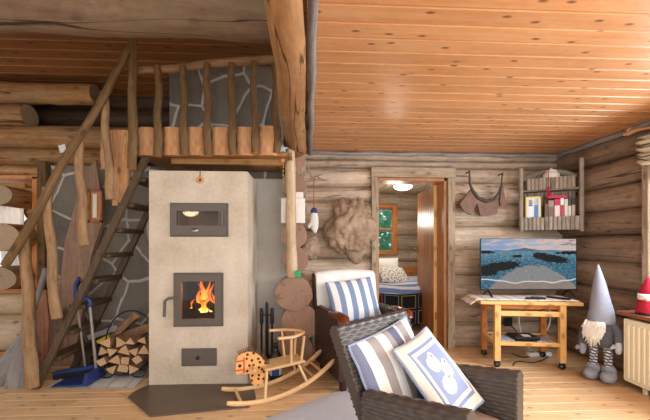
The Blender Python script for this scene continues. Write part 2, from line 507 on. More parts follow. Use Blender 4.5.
# ------------------------------------------------------------------ camera
cam = bpy.data.cameras.new('camera'); cam.sensor_width = 36; cam.sensor_fit = 'HORIZONTAL'
cam.lens = F_PX / 650 * 36; cam.shift_x = 0; cam.shift_y = (HY - 210) / 650; cam.clip_start = 0.02
co = bpy.data.objects.new('camera', cam); COL.objects.link(co)
co.location = (0, 0, CH); co.rotation_euler = (PI / 2, 0, -YAW)
scn.camera = co

# ------------------------------------------------------------------ room
YB, XR, ZC = 3.56, 2.69, 2.08
def boards(name, mat, x0, x1, y0, y1, z, w, t, along='x', gap=0.003, lmin=1.8, lmax=3.6, bev=0.004, seed=1):
    rr = random.Random(seed); mb = MB()
    if along == 'x':
        y = y0
        while y < y1 - 1e-4:
            x = x0 - rr.random() * 1.0; yy = min(y + w, y1)
            while x < x1:
                L = rr.uniform(lmin, lmax); a, b = max(x, x0), min(x + L, x1)
                if b - a > 0.02: mb.bx(a + 0.0005, b - 0.0005, y + gap / 2, yy - gap / 2, z, z + t, bev, axis=0)
                x += L
            y += w
    else:
        x = x0
        while x < x1 - 1e-4:
            xx = min(x + w, x1)
            mb.bx(x + gap / 2, xx - gap / 2, y0, y1, z, z + t, bev, axis=1); x += w
    return mb.build(name, mat)

fl = struct(boards('floor', M_floor, -4.2, 2.85, -1.4, 5.95, -0.03, 0.112, 0.03, bev=0.003, gap=0.002, seed=3))
struct(boards('ceiling', M_ceil, 0.0, 2.85, -1.4, YB + 0.1, ZC, 0.1105, 0.02, bev=0.007, gap=0.002, lmin=6, lmax=9, seed=5))
mb = MB(); mb.bx(-0.0, 2.9, -1.4, YB + 0.1, ZC + 0.022, ZC + 0.12, 0); struct(mb.build('ceiling_deck', M_loft))
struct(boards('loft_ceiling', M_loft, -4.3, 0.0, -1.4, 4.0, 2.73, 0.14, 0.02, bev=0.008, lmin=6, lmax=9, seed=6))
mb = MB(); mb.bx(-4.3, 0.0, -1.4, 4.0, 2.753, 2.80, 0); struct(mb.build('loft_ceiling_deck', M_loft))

def log_run(mb, x0, x1, z0, z1, y, depth=0.11, axis='x', seed=0.0, mi=0, cap=None, step=0.09, wob=0.05):
    """one horizontal wall log whose face bulges towards the room"""
    h = (z1 - z0) / 2 * 1.06; zc = (z0 + z1) / 2
    n = max(2, int(abs(x1 - x0) / step)); pts = []; rad = []
    for i in range(n + 1):
        t = x0 + (x1 - x0) * i / n
        wy = 0.012 * noise.noise(V((t * 1.3, seed * 3.1, 0))); wz = 0.010 * noise.noise(V((t * 1.1, 5.0, seed * 2.3)))
        pts.append((t, y + wy, zc + wz) if axis == 'x' else (y + wy, t, zc + wz))
        rad.append(h * (1 + 0.05 * noise.noise(V((t * 0.9, seed, 3.0)))))
    mb.tube(pts, rad, 22, cap, mi, wob, 5.0, (1.0, depth / h), seed)

# back wall, logs in courses; a doorway between x=.70 and 1.47
DX0, DX1, DZ = 0.715, 1.475, 1.81
mb = MB()
pz = lambda y: CH + (HY - y) * YB / F_PX
seamsR = [352, 326, 301, 276, 250, 226, 203, 181, 166]
seamsL = [352, 330, 306, 282, 258, 230, 201, 186, 168]
for s_, a, b in ((seamsL, -0.22, DX0 - 0.01), (seamsR, DX1 + 0.01, XR + 0.12)):
    for i in range(len(s_) - 1):
        log_run(mb, a, b, pz(s_[i]), pz(s_[i + 1]), YB + 0.115, 0.12, seed=i * 1.3 + a)
for i, (a, b) in enumerate(((166.5, 158.5), (158.5, 149))):
    log_run(mb, -0.22, XR + 0.12, pz(a), pz(b), YB + 0.1, 0.10, seed=20 + i)
mb.bx(-0.3, DX0, YB + 0.1, YB + 0.2, 0, ZC, 0); mb.bx(DX1, XR + 0.2, YB + 0.1, YB + 0.2, 0, ZC, 0); mb.bx(DX0, DX1, YB + 0.1, YB + 0.2, DZ, ZC, 0)
struct(mb.build('wall_back', M_log))

# right wall with a window opening from y=WY0 to WY1
WY1, WY0, WZ0, WZ1 = 2.53, 0.7, 0.64, 1.72
mb = MB()
cs = [-0.02, 0.22, 0.47, 0.70, 0.95, 1.19, 1.42, 1.63, 1.86, 2.09]
for i in range(len(cs) - 1):
    z0, z1 = cs[i], cs[i + 1]
    if z1 <= WZ0 + 0.07 or z0 >= WZ1 - 0.1: log_run(mb, -1.2, YB + 0.1, z0, z1, XR + 0.115, 0.12, 'y', seed=40 + i * 1.7)
    else:
        log_run(mb, WY1 + 0.02, YB + 0.1, z0, z1, XR + 0.115, 0.12, 'y', seed=40 + i * 1.7)
        log_run(mb, -1.2, WY0 - 0.02, z0, z1, XR + 0.115, 0.12, 'y', seed=60 + i * 1.7)
mb.bx(XR + 0.1, XR + 0.2, WY1, YB + 0.2, 0, ZC, 0); mb.bx(XR + 0.1, XR + 0.2, -1.2, WY0, 0, ZC, 0)
mb.bx(XR + 0.1, XR + 0.2, WY0, WY1, 0, WZ0, 0); mb.bx(XR + 0.1, XR + 0.2, WY0, WY1, WZ1, ZC, 0)
struct(mb.build('wall_right', M_logdark))

# right window: whitish casing post, orange frame, glass, sill
w = struct(MB().bx(XR - 0.035, XR + 0.03, WY1 - 0.0, WY1 + 0.06, 0.56, ZC - 0.23, 0.006).build('trim_1', M_greytrim))
mb = MB()
for (a, b, c, d) in ((WY1 - 0.10, WY1 - 0.03, WZ0, WZ1), (WY0, WY0 + 0.07, WZ0, WZ1), (1.57, 1.64, WZ0, WZ1)):
    mb.bx(XR + 0.0, XR + 0.06, a, b, c, d, 0.004)
mb.bx(XR, XR + 0.06, WY0, WY1 - 0.03, WZ0, WZ0 + 0.06, 0.004); mb.bx(XR, XR + 0.06, WY0, WY1 - 0.03, WZ1 - 0.06, WZ1, 0.004)
win2 = struct(mb.build('window_2', M_orangepine))
def mk_glass():
    m = Mat('window_glass', 0.02); nt = m.nt
    t = m.n('ShaderNodeBsdfTransparent'); g = m.n('ShaderNodeBsdfGlossy'); g.inputs['Roughness'].default_value = 0.02
    mx = m.n('ShaderNodeMixShader'); mx.inputs[0].default_value = 0.08
    nt.links.new(t.outputs[0], mx.inputs[1]); nt.links.new(g.outputs[0], mx.inputs[2]); nt.links.new(mx.outputs[0], m.out.inputs[0])
    return m.m
M_glass = mk_glass()
MB().bx(XR + 0.028, XR + 0.032, WY0 + 0.06, WY1 - 0.09, WZ0 + 0.05, WZ1 - 0.05, 0).build('glass_pane', M_glass, win2)
M_sill = wood('red_brown_sill', rgb('#6b3b2a'), rgb('#8a523c'), rgb('#a0674f'), rough=0.3, gu=24, gv=1.0, spec=0.45, bump=0.05)
struct(MB().bx(2.405, XR + 0.05, 0.3, 2.555, 0.565, 0.592, 0.006).build('trim_2', M_sill))

# ceiling edge laths along the back and right wall, and the ceiling's free edge over the hall
mb = MB(); mb.tube([(0.0 + 2.69 * i / 30, YB - 0.01, ZC - 0.02 + 0.004 * math.sin(i)) for i in range(31)], 0.022, 8, wob=0.2); struct(mb.build('trim_3', M_lath))
mb = MB(); mb.tube([(XR - 0.005, YB - 4.6 * i / 40, ZC - 0.02 + 0.004 * math.sin(i * 1.7)) for i in range(41)], 0.024, 8, wob=0.2); struct(mb.build('trim_4', M_lath))
mb = MB(); mb.tube([(0.018 + 0.004 * math.sin(i), YB - 4.6 * i / 40, ZC - 0.022) for i in range(41)], 0.024, 10, wob=0.15, wf=4); struct(mb.build('trim_5', M_lath))

# long beam running from over the log ends towards the camera
mb = MB()
pts = []; rad = []
for i in range(41):
    t = i / 40; Y = 3.25 - 4.0 * t
    r = 0.092 - 0.024 * min(1, max(0, (3.1 - Y) / 1.9))
    pts.append((-0.118 + 0.036 * min(1.2, (3.25 - Y) / 2.1) + 0.006 * math.sin(i * 0.5), Y, 1.90 + r)); rad.append(r)
mb.tube(pts, rad, 26, 1, 0, 0.09, 3.0); struct(mb.build('ceiling_beam', [M_beam, M_endpale]))
# cross beam over the hall
mb = MB(); mb.tube([(-4.2 + 4.15 * i / 50, 1.85 + 0.01 * math.sin(i * 0.7), 2.402 - 0.012 * i / 50) for i in range(51)], 0.165, 28, 1, 0, 0.05, 3.0, (1.0, 0.85)); struct(mb.build('cross_beam', [M_beamdark, M_endpale]))

# ------------------------------------------------------------------ left side: log wall with an opening, stone wall, loft
YL = 3.36
mb = MB()
zl = lambda y: CH + (HY - y) * YL / F_PX
def lrun(px1, ya, yb, cap=1, x0=-4.2, Y=YL + 0.11, d=0.11, seed=0, wob=0.06, mi=0):
    log_run(mb, x0, at(px1, 200, YL)[0], zl(ya), zl(yb), Y, d, seed=seed, cap=cap, wob=wob, mi=mi)
lrun(165, 150, 128, seed=1); lrun(104, 167, 150, seed=2); lrun(45, 180, 167, seed=3)
lrun(89, 104.5, 85.5, seed=4, Y=YL + 0.1, wob=0.1); lrun(20, 127, 107, seed=5)
lrun(38, 313, 290, seed=6, mi=2); lrun(38, 349, 313, seed=7, d=0.19, mi=2); lrun(38, 372, 347, seed=8)
mb.bx(-4.2, at(38, 0, YL).x, YL + 0.1, YL + 0.2, 0, zl(290), 0)
mb.bx(-4.2, at(100, 0, YL).x, YL + 0.1, YL + 0.2, zl(179), zl(128), 0)
# every second log of a crossing wall pokes out beside the opening
for (cx_, cy_, rx, rz, sd) in ((-3, 237, 0.19, 0.125, 1), (-4, 195, 0.135, 0.09, 2), (-6, 279, 0.19, 0.105, 3)):
    p = at(cx_, cy_, 3.12)
    mb.tube([(p.x, 3.12 + 0.02 * k, p.z) for k in range(0, 19)], rx, 24, 1, 0, 0.04, 4.0, (rz / rx, 1.0), sd)
struct(mb.build('wall_left', [M_logwarm, M_endpale, M_palepole]))
# opening frame (orange) and dark door post
xo = at(36, 0, YL - 0.02).x
mb = MB(); mb.bx(xo - 0.03, xo + 0.015, YL - 0.03, YL + 0.2, zl(289), zl(179.5), 0.003); mb.bx(-4.2, xo + 0.015, YL - 0.03, YL + 0.2, zl(182), zl(178.5), 0.003)
mb.bx(-4.2, xo + 0.015, YL - 0.07, YL + 0.2, zl(290), zl(286), 0.003); struct(mb.build('trim_6', M_orangepine))
x1 = at(43, 0, YL - 0.03).x
struct(MB().bx(x1 - 0.035, x1 + 0.035, YL - 0.06, YL + 0.1, 0.0, zl(165), 0.006).build('trim_7', M_poledark))
xb_ = at(60, 0, YL).x
mb = MB(); mb.bx(-4.2, xb_, YL - 0.075, YL - 0.05, 0.0, 0.11, 0.004); struct(mb.build('baseboard_left', M_orangepine))

# stone wall behind stairs and stove; chimney breast in the loft
YS = 3.30
xs0, xs1 = at(46, 0, YS).x, -0.13
mb = MB(); mb.bx(xs0, xs1, YS + 0.06, YS + 0.25, 0, 1.86, 0.0); struct(mb.build('wall_stone', M_stone))
xc0, xc1 = at(169, 0, 3.1).x, at(279, 0, 3.1).x
mb = MB(); mb.bx(xc0, xc1, 3.1, 3.7, 1.87, 2.73, 0.01); struct(mb.build('chimney_breast', M_stone))
xg0 = at(246, 0, YS).x
mb = MB(); mb.bx(xg0, xs1 + 0.0, YS - 0.0, YS + 0.058, 0, at(0, 176, YS).z, 0.01); struct(mb.build('wall_heat_shield', M_greyplaster))

# loft floor and its back wall
xl0 = at(134, 0, 2.75).x
mb = MB()
x = xl0
while x < -0.14:
    mb.bx(x, min(x + 0.118, -0.135), 2.74, 3.99, 1.818, 1.845, 0.003, axis=1); x += 0.121
struct(mb.build('loft_floor', M_gold))
p = at(172, 161, 2.88); q = at(284, 161, 2.88)
struct(MB().bx(p.x, q.x, 2.86, 2.92, p.z - 0.028, p.z + 0.035, 0.004).build('loft_joist', M_gold))
mb = MB()
for i in range(5): log_run(mb, -4.3, 0.0, 1.85 + i * 0.19, 2.04 + i * 0.19, 3.95, 0.1, seed=70 + i)
struct(mb.build('wall_loft', M_stair))  # dark stair wood puts the loft's shade into the wall colour

# crossing wall of log ends at the right of the stove
mb = MB()
ends = [  # px, py, rx, rz, Y of the cut face
    (294, 350, 0.165, 0.15, 3.02), (300, 322, 0.175, 0.155, 3.03), (294, 294, 0.165, 0.15, 3.0),
    (295, 260, 0.12, 0.12, 3.12), (294, 235, 0.115, 0.12, 3.10), (294, 210, 0.115, 0.115, 3.14), (294, 185, 0.112, 0.115, 3.1),
    (294, 160, 0.108, 0.11, 3.12)]
for i, (px, py, rx, rz, Y) in enumerate(ends):
    p = at(px, py, Y); n = 8
    pts = [(p.x, Y + (YB + 0.1 - Y) * k / n, p.z) for k in range(n + 1)]
    mb.tube(pts, rx, 26, 1, 0, 0.07, 4.0, (rz / rx, 1.0), i * 2.7)
struct(mb.build('wall_crossing', [M_log, M_end]))
# peeled pole in front of the log ends
p0 = at(292, 277, 2.93); p1 = at(290, 139, 2.93)
mb = MB(); mb.tube([p0.lerp(p1, k / 14) + V((0.002 * math.sin(k * 0.9), 0, 0)) for k in range(15)], [0.043 + 0.004 * math.sin(k * 1.3) for k in range(15)], 14, 1, 0, 0.1, 7)
tag(mb.build('peeled_pole', [M_palepole, M_endpale]), 'pale peeled pole standing upright in front of the stacked log ends', 'pole')

# ------------------------------------------------------------------ bedroom behind the doorway
mb = MB()
YD = 5.8
wx0, wx1 = at(370, 0, YD).x, at(392, 0, YD).x
wz0, wz1 = at(0, 251, YD).z, at(0, 207, YD).z
bz = [0, 0.27, 0.53, 0.79, wz0, 1.26, 1.52, wz1, 2.0]
for i in range(len(bz) - 1):
    if bz[i] >= wz0 - 0.01 and bz[i + 1] <= wz1 + 0.01:
        log_run(mb, 0.2, wx0 - 0.03, bz[i], bz[i + 1], YD + 0.1, 0.1, seed=90 + i); log_run(mb, wx1 + 0.03, 2.6, bz[i], bz[i + 1], YD + 0.1, 0.1, seed=95 + i)
    else: log_run(mb, 0.2, 2.6, bz[i], bz[i + 1], YD + 0.1, 0.1, seed=90 + i)
struct(mb.build('wall_bedroom_back', M_log))
mb = MB()
for i in range(8): log_run(mb, YB + 0.2, YD + 0.1, i * 0.25, i * 0.25 + 0.25, 0.35, 0.1, 'y', seed=110 + i)
struct(mb.build('wall_bedroom_left', M_log))
mb = MB()
for i in range(8): log_run(mb, YB + 0.2, YD + 0.1, i * 0.25, i * 0.25 + 0.25, 2.55, 0.1, 'y', seed=120 + i)
struct(mb.build('wall_bedroom_right', M_log))
struct(boards('ceiling_bedroom', M_greytrim, 0.25, 2.65, YB + 0.2, YD + 0.1, 1.965, 0.11, 0.03, along='y', bev=0.006, seed=9))
mb = MB()
for (a, b, c, d) in ((wx0 - 0.07, wx0, wz0 - 0.07, wz1 + 0.07), (wx1, wx1 + 0.085, wz0 - 0.07, wz1 + 0.07)): mb.bx(a, b, YD - 0.05, YD + 0.05, c, d, 0.004)
for z in (wz0 - 0.04, wz1 + 0.04): mb.bx(wx0, wx1, YD - 0.05, YD + 0.05, z - 0.03, z + 0.035, 0.004)
mb.bx(wx0, wx1, YD - 0.02, YD + 0.02, 1.35, 1.385, 0.003)
win1 = struct(mb.build('window_1', M_orangepine))
MB().bx(wx0, wx1, YD + 0.005, YD + 0.01, wz0, wz1, 0).build('glass_pane', M_glass, win1)
# shrub outside the bedroom window
rr = random.Random(4); mb = MB()
for i in range(2600):
    c = V((rr.uniform(0.2, 2.6), rr.uniform(6.9, 7.8), rr.uniform(0.2, 2.6)))
    a = V((rr.uniform(-1, 1), rr.uniform(-1, 1), rr.uniform(-1, 1))).normalized() * rr.uniform(0.06, 0.12)
    b = a.cross(V((rr.uniform(-1, 1), rr.uniform(-1, 1), rr.uniform(-1, 1)))).normalized() * 0.06
    i0 = len(mb.v); mb.v += [c - a, c + b, c + a, c - b]; mb.face([i0, i0 + 1, i0 + 2, i0 + 3], [(0, 0)] * 4)
o = mb.build('shrub', M_outside); tag(o, 'green leafy shrub outside the bedroom window', 'shrub')
mb = MB(); mb.bx(-6, 5, 5.98, 12, -0.2, 0.0, 0); struct(mb.build('ground', plain('grass', rgb('#5b7a45'), 0.9, nscale=5, namt=0.4)))

# casing of the doorway
Yt = YB - 0.02
mb = MB(); mb.bx(DX0 - 0.055, DX0 + 0.012, Yt - 0.02, Yt + 0.02, 0, DZ, 0.004); struct(mb.build('trim_8', M_greytrim))
mb = MB(); mb.bx(DX1 - 0.0, DX1 + 0.075, Yt - 0.02, Yt + 0.02, 0, DZ, 0.004); struct(mb.build('trim_9', M_greytrim))
mb = MB(); mb.bx(DX0 - 0.06, DX1 + 0.08, Yt - 0.025, Yt + 0.02, DZ, DZ + 0.105, 0.004); struct(mb.build('trim_10', M_greytrim))
mb = MB(); mb.bx(DX0 - 0.0, DX0 + 0.03, YB + 0.0, YB + 0.22, 0, DZ, 0.003); mb.bx(DX1 - 0.03, DX1 + 0.0, YB + 0.0, YB + 0.22, 0, DZ, 0.003); mb.bx(DX0, DX1, YB, YB + 0.22, DZ - 0.03, DZ, 0.003)
struct(mb.build('trim_11', M_door))
# door leaf, hinged at the right, open into the bedroom
d = struct(thing('door_1', '', 'door', (DX1 - 0.03, YB + 0.215, 0), math.radians(-3)))
del d['label']; del d['category']
mb = MB()
for i in range(7): mb.bx(-0.03, 0.0, 0.01 + i * 0.097, 0.01 + i * 0.097 + 0.094, 0.02, DZ - 0.04, 0.006)
mb.build('door_boards', M_door, d)
MB().bx(-0.034, 0.008, -0.012, 0.008, 0.02, DZ - 0.038, 0.002).build('door_edge', M_pine, d)
mb = MB(); mb.tube([(-0.03, 0.66, 1.05), (-0.07, 0.66, 1.05), (-0.075, 0.655, 1.05), (-0.075, 0.57, 1.05)], 0.009, 8); mb.box((-0.034, 0.66, 1.04), (0.008, 0.035, 0.15)); mb.build('door_handle', M_brass, d)
mb = MB()
for z in (0.3, 1.45): mb.tube([(-0.012, -0.018, z - 0.04), (-0.012, -0.018, z + 0.04)], 0.008, 8)
mb.build('hinge', M_brass, d)

# room beyond the left opening: wall, window
mb = MB()
for i in range(9): log_run(mb, -8.5, -5.48, i * 0.25, i * 0.25 + 0.25, 5.6, 0.1, seed=140 + i)
struct(mb.build('wall_far', M_logwarm)); 
mb = MB(); 
for i in range(9): log_run(mb, -4.42, -2.4, i * 0.25, i * 0.25 + 0.25, 5.6, 0.1, seed=150 + i)
for i in range(4): log_run(mb, -5.5, -4.4, 1.62 + i * 0.17, 1.79 + i * 0.17, 5.6, 0.1, seed=160 + i)
for i in range(2): log_run(mb, -5.5, -4.4, i * 0.25, i * 0.25 + 0.25, 5.6, 0.1, seed=165 + i)
struct(mb.build('wall_far_side', M_logwarm))
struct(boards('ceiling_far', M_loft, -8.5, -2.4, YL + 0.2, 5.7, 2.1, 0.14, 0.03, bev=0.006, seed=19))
struct(boards('floor_far', M_floor, -8.5, -4.21, YL + 0.2, 5.7, -0.03, 0.11, 0.03, bev=0.003, seed=29))
mb = MB()
for x in (-5.45, -4.95, -4.45): mb.bx(x - 0.03, x + 0.03, 5.46, 5.52, 0.5, 1.62, 0.004)
mb.bx(-5.45, -4.45, 5.46, 5.52, 0.5, 0.56, 0.004); mb.bx(-5.45, -4.45, 5.46, 5.52, 1.56, 1.62, 0.004)
win3 = struct(mb.build('window_3', M_orangepine))
MB().bx(-5.43, -4.47, 5.49, 5.495, 0.53, 1.6, 0).build('glass_pane', M_glass, win3)
# ------------------------------------------------------------------ staircase
YF, YR = 2.72, 3.14
sb, st = at(36, 385, YF), at(146, 158, YF)
stairs = thing('staircase', 'steep dark wooden open staircase with pole railing climbing to the loft', 'staircase', (sb.x, YF, 0))
L0 = V((sb.x, YF, 0))
def rel(p): return V(p) - L0
d2 = (st - sb); 
for Y in (YF, YR):
    a = V((sb.x, Y, 0.0)); b = V((st.x, Y, st.z))
    dirn = (b - a).normalized(); nrm = V((dirn.z, 0, -dirn.x))
    mb = MB()
    w = 0.027
    a2 = [(a.x - w, 0.0), (a.x + w, 0.0), (b.x + w, b.z), (b.x - w, b.z)]
    M = Matrix.Translation(V((0, Y, 0)) - L0)
    mb.prism(a2, 0.032, M); mb.build('stringer', M_stair, stairs)
for i in range(8):
    z = 0.2 * (i + 1) + 0.02; t = z / st.z; x = sb.x + (st.x - sb.x) * t
    MB().bx(x - 0.06 - L0.x, x + 0.06 - L0.x, 0.022, YR - YF - 0.022, z - 0.018, z + 0.018, 0.004, axis=1).build('tread', M_stair, stairs)
def pole(name, px0, py0, px1, py1, Y, r0, r1, mat, parent, L0, bend=0.008, n=14, seed=0):
    p, q = at(px0, py0, Y), at(px1, py1, Y); mb = MB()
    pts = [p.lerp(q, k / n) + V((bend * math.sin(k * 0.8 + seed), 0, bend * 0.5 * math.cos(k * 0.7 + seed))) - L0 for k in range(n + 1)]
    mb.tube(pts, [r0 + (r1 - r0) * k / n for k in range(n + 1)], 12, 1, 0, 0.12, 9, seed=seed)
    return mb.build(name, [mat, M_endorange], parent)
YP = 2.64
pole('handrail', 5, 266, 133, 44, YP - 0.03, 0.03, 0.026, M_poledark, stairs, L0, 0.012)
pole('newel_post', 32, 387, 25, 234, YP + 0.05, 0.045, 0.038, M_pole, stairs, L0, seed=1)
pole('baluster', 56, 318, 47, 188, YP + 0.02, 0.036, 0.031, M_pole, stairs, L0, seed=2)
pole('baluster', 84.5, 245, 78, 136, YP + 0.02, 0.036, 0.03, M_pole, stairs, L0, seed=3)
pole('baluster', 111, 199, 103.5, 93, YP + 0.02, 0.031, 0.028, M_pole, stairs, L0, seed=4)

# ------------------------------------------------------------------ loft balustrade
YBAL = 2.69
B0 = at(205, 157, YBAL)
bal = thing('loft_railing', 'loft railing of round poles with split log offcuts between them', 'railing', B0)
pole('post', 132.5, 169, 133, 36, YBAL - 0.06, 0.033, 0.03, M_poledark, bal, B0, 0.004, seed=5)
for i, (xb, yb, xt, yt) in enumerate(((158, 157, 158.5, 66), (184, 156, 183.5, 66), (208, 156, 207, 64), (233, 155, 231, 64), (256, 153, 253, 62))):
    pole('baluster', xb, yb, xt, yt, YBAL, 0.031, 0.026, M_poledark, bal, B0, 0.006, seed=6 + i)
pole('post', 277, 154, 275, 60, YBAL + 0.05, 0.032, 0.03, M_poledark, bal, B0, seed=12)
pole('top_rail', 137, 71, 281, 58, YBAL + 0.03, 0.031, 0.036, M_pole, bal, B0, 0.014, seed=13)
def slab(name, px, w, y0, y1, Y, parent, L0, dx=0, seed=0, mat=M_slab, bul=0.0):
    p, q = at(px, y0, Y), at(px + dx, y1, Y); n = 12; r = w * 0.58 * Y / F_PX
    rad = [r * (1 + 0.12 * noise.noise(V((k * 0.5, seed, 1))) + bul * math.exp(-((k - 4) / 2.0) ** 2)) for k in range(n + 1)]
    mb = MB(); mb.tube([p.lerp(q, k / n) - L0 for k in range(n + 1)], rad, 14, 1, 0, 0.08, 9, (0.45, 1.0), seed, up=(0, 1, 0))
    return mb.build(name, [mat, M_endorange], parent)
for i, (px, w) in enumerate(((147, 13), (172, 14), (196, 14), (221, 15), (245, 14), (268, 16))):
    slab('log_offcut', px, w, 156, 128 if i != 5 else 127, YBAL + 0.06, bal, B0, seed=i, bul=0.25 if i == 2 else 0)
slab('log_offcut', 121, 15, 206, 131, 2.80, bal, B0, 2, 8)
slab('log_offcut', 109, 14, 170, 131, 2.86, bal, B0, 1, 9)

# planks standing behind the stairs
def liveplank(name, pts_px, Y, mat, label, th=0.04):
    c = at(pts_px[0][0], 300, Y); c.z = 0
    poly = []
    for (a, b) in pts_px:
        p = at(a, b, Y); poly.append((p.x - c.x, p.z if p.z > 0.09 else 0.0))
    mb = MB(); mb.prism(poly, th); o = mb.build(name, mat, loc=c)
    return tag(o, label, 'plank')
liveplank('plank', [(58, 358), (46, 356), (52, 320), (62, 280), (67, 240), (80, 195), (88, 172), (97, 160), (101, 185), (104, 222), (93, 255), (86, 300), (78, 345), (74, 357)], 3.22, M_plank, 'wide live-edge plank with a dark knot leaning behind the stair poles', 0.05)
liveplank('plank', [(36, 361), (48, 361), (50, 320), (47, 290), (38, 290), (36, 320)], 3.1, M_redplank, 'narrow reddish brown plank standing upright behind the newel post', 0.03)
# grey driftwood trunk
p = flo(14, 386); mb = MB()
mb.tube([(-0.20, 0.06, 0.0), (-0.10, 0.06, 0.10), (-0.01, 0.06, 0.22), (0.05, 0.07, 0.36), (0.09, 0.08, 0.5)], [0.10, 0.10, 0.085, 0.06, 0.012], 16, 0, 0, 0.22, 9)
mb.tube([(0.03, 0.05, 0.0), (0.035, 0.05, 0.2), (0.07, 0.06, 0.36), (0.10, 0.07, 0.56)], [0.12, 0.09, 0.055, 0.012], 16, 0, 0, 0.2, 9, seed=4)
tag(mb.build('driftwood_stump', M_lath, loc=p), 'grey pointed driftwood stump on the floor left of the newel post', 'stump')
# long grey stick crossing behind the newel
pa, pb = at(35, 306, 3.0), at(46, 268, 3.0); mb = MB(); mb.tube([pa.lerp(pb, k / 8 * 1.0) for k in range(9)], 0.022, 8, 0, 0, 0.1)
pa2 = flo(28, 365); mb.tube([V((pa2.x, 3.0, 0.0)), pa], 0.024, 8, 0)
tag(mb.build('grey_stick', M_lath), 'thin grey stick slanting up between newel post and second pole', 'stick')

# framed thermometer on the plank, note on the log
t0 = at(95.5, 206, 3.17); th_ = thing('thermometer', 'narrow white thermometer strip in an orange wooden frame on the wide plank', 'thermometer', t0)
mb = MB()
for (a, b, c, d) in ((-0.062, -0.042, -0.15, 0.15), (0.042, 0.062, -0.15, 0.15), (-0.062, 0.062, -0.15, -0.125), (-0.062, 0.062, 0.13, 0.15)): mb.bx(a, b, -0.012, 0.012, c, d, 0.003)
mb.build('frame', M_redplank, th_); MB().bx(-0.042, 0.042, -0.002, 0.01, -0.13, 0.13, 0).build('backboard', M_orangepine, th_)
MB().bx(-0.02, 0.016, -0.009, -0.002, -0.105, 0.11, 0.002).build('scale_strip', M_white, th_)
n0 = at(62.5, 148.5, 3.225); mb = MB(); mb.box((0, 0, 0), (0.06, 0.003, 0.07), Matrix.Rotation(-0.25, 3, 'Y'), 0)
tag(mb.build('paper_note', M_white, loc=n0), 'small white paper note pinned on the log above the stair rail', 'note')

# ------------------------------------------------------------------ masonry stove
YST = 2.72
g = lambda px, py: at(px, py, YST)
X0, X1, ZT = g(149, 0).x, g(247.5, 0).x, g(0, 169).z
S0 = V(((X0 + X1) / 2, YST, 0))
stove = thing('masonry_stove', 'tall plastered masonry stove with glass fire door and oven, fire burning inside', 'stove', S0)
D = 0.52
xa, xb = g(174, 0).x - S0.x, g(223, 0).x - S0.x
x0, x1 = X0 - S0.x, X1 - S0.x
Mz = Matrix.Translation(V((0, D / 2, 0)))
zo0, zo1 = g(0, 235).z, g(0, 205).z
zf0, zf1 = g(0, 327).z, g(0, 275).z
zs = g(0, 181).z; xs = g(246, 0).x - S0.x
mb = MB()
mb.prism([(x0, 0), (xa, 0), (xa, ZT), (x0, ZT)], D, Mz)
mb.prism([(xb, 0), (x1, 0), (x1, ZT), (xb, ZT)], D, Mz)
for (a, b) in ((0, zf0), (zf1, zo0), (zo1, ZT)): mb.prism([(xa, a), (xb, a), (xb, b), (xa, b)], D, Mz)
mb.bx(xa, xb, 0.38, D, zf0, zf1, 0); mb.bx(xa, xb, 0.3, D, zo0, zo1, 0)
mb.build('body', M_plaster, stove)
M_soot = plain('sooty_firebrick', rgb('#2b2019'), 0.9, nscale=14, namt=0.4)
M_brick = plain('oven_brick', rgb('#a8895c'), 0.9, nscale=20, namt=0.3)
for (a, b, dp, mat_, nm_) in ((zf0, zf1, 0.375, M_soot, 'firebox_lining'), (zo0, zo1, 0.295, M_brick, 'oven_lining')):
    mb = MB()
    mb.bx(xa, xa + 0.012, 0.03, dp, a, b, 0); mb.bx(xb - 0.012, xb, 0.03, dp, a, b, 0); mb.bx(xa, xb, 0.03, dp, a, a + 0.012, 0); mb.bx(xa, xb, 0.03, dp, b - 0.012, b, 0); mb.bx(xa, xb, dp - 0.012, dp, a, b, 0)
    mb.build(nm_, mat_, stove)
def mk_fireglass():
    m = Mat('fire_glass', 0.05); nt = m.nt
    t = m.n('ShaderNodeBsdfTransparent'); t.inputs[0].default_value = (0.85, 0.8, 0.75, 1); g_ = m.n('ShaderNodeBsdfGlossy'); g_.inputs['Roughness'].default_value = 0.04
    mx = m.n('ShaderNodeMixShader'); mx.inputs[0].default_value = 0.03
    nt.links.new(t.outputs[0], mx.inputs[1]); nt.links.new(g_.outputs[0], mx.inputs[2]); nt.links.new(mx.outputs[0], m.out.inputs[0])
    return m.m
M_fglass = mk_fireglass()
def stove_door(name, pxs, pys, fr, hx):
    a, b = g(pxs[0], 0).x - S0.x, g(pxs[1], 0).x - S0.x; z0, z1 = g(0, pys[1]).z, g(0, pys[0]).z
    mb = MB()
    for (p, q, r, s) in ((a, b, z0, z0 + fr[2]), (a, b, z1 - fr[3], z1), (a, a + fr[0], z0 + fr[2], z1 - fr[3]), (b - fr[1], b, z0 + fr[2], z1 - fr[3])): mb.bx(p, q, -0.03, 0.0, r, s, 0.0)
    for (p, q, r, s) in ((a - 0.012, b + 0.012, z0 - 0.012, z0 + 0.01), (a - 0.012, b + 0.012, z1 - 0.01, z1 + 0.012), (a - 0.012, a + 0.01, z0, z1), (b - 0.01, b + 0.012, z0, z1)): mb.bx(p, q, -0.012, 0.002, r, s, 0.003)
    dr = mb.build(name, M_dkgrey, stove)
    MB().bx(a + fr[0], b - fr[1], -0.018, -0.014, z0 + fr[2], z1 - fr[3], 0).build('glass', M_fglass, dr)
    return dr, a, b, z0, z1
dr, a, b, z0, z1 = stove_door('fire_door', (175.5, 222), (275, 327), (0.055, 0.05, 0.05, 0.055), 0)
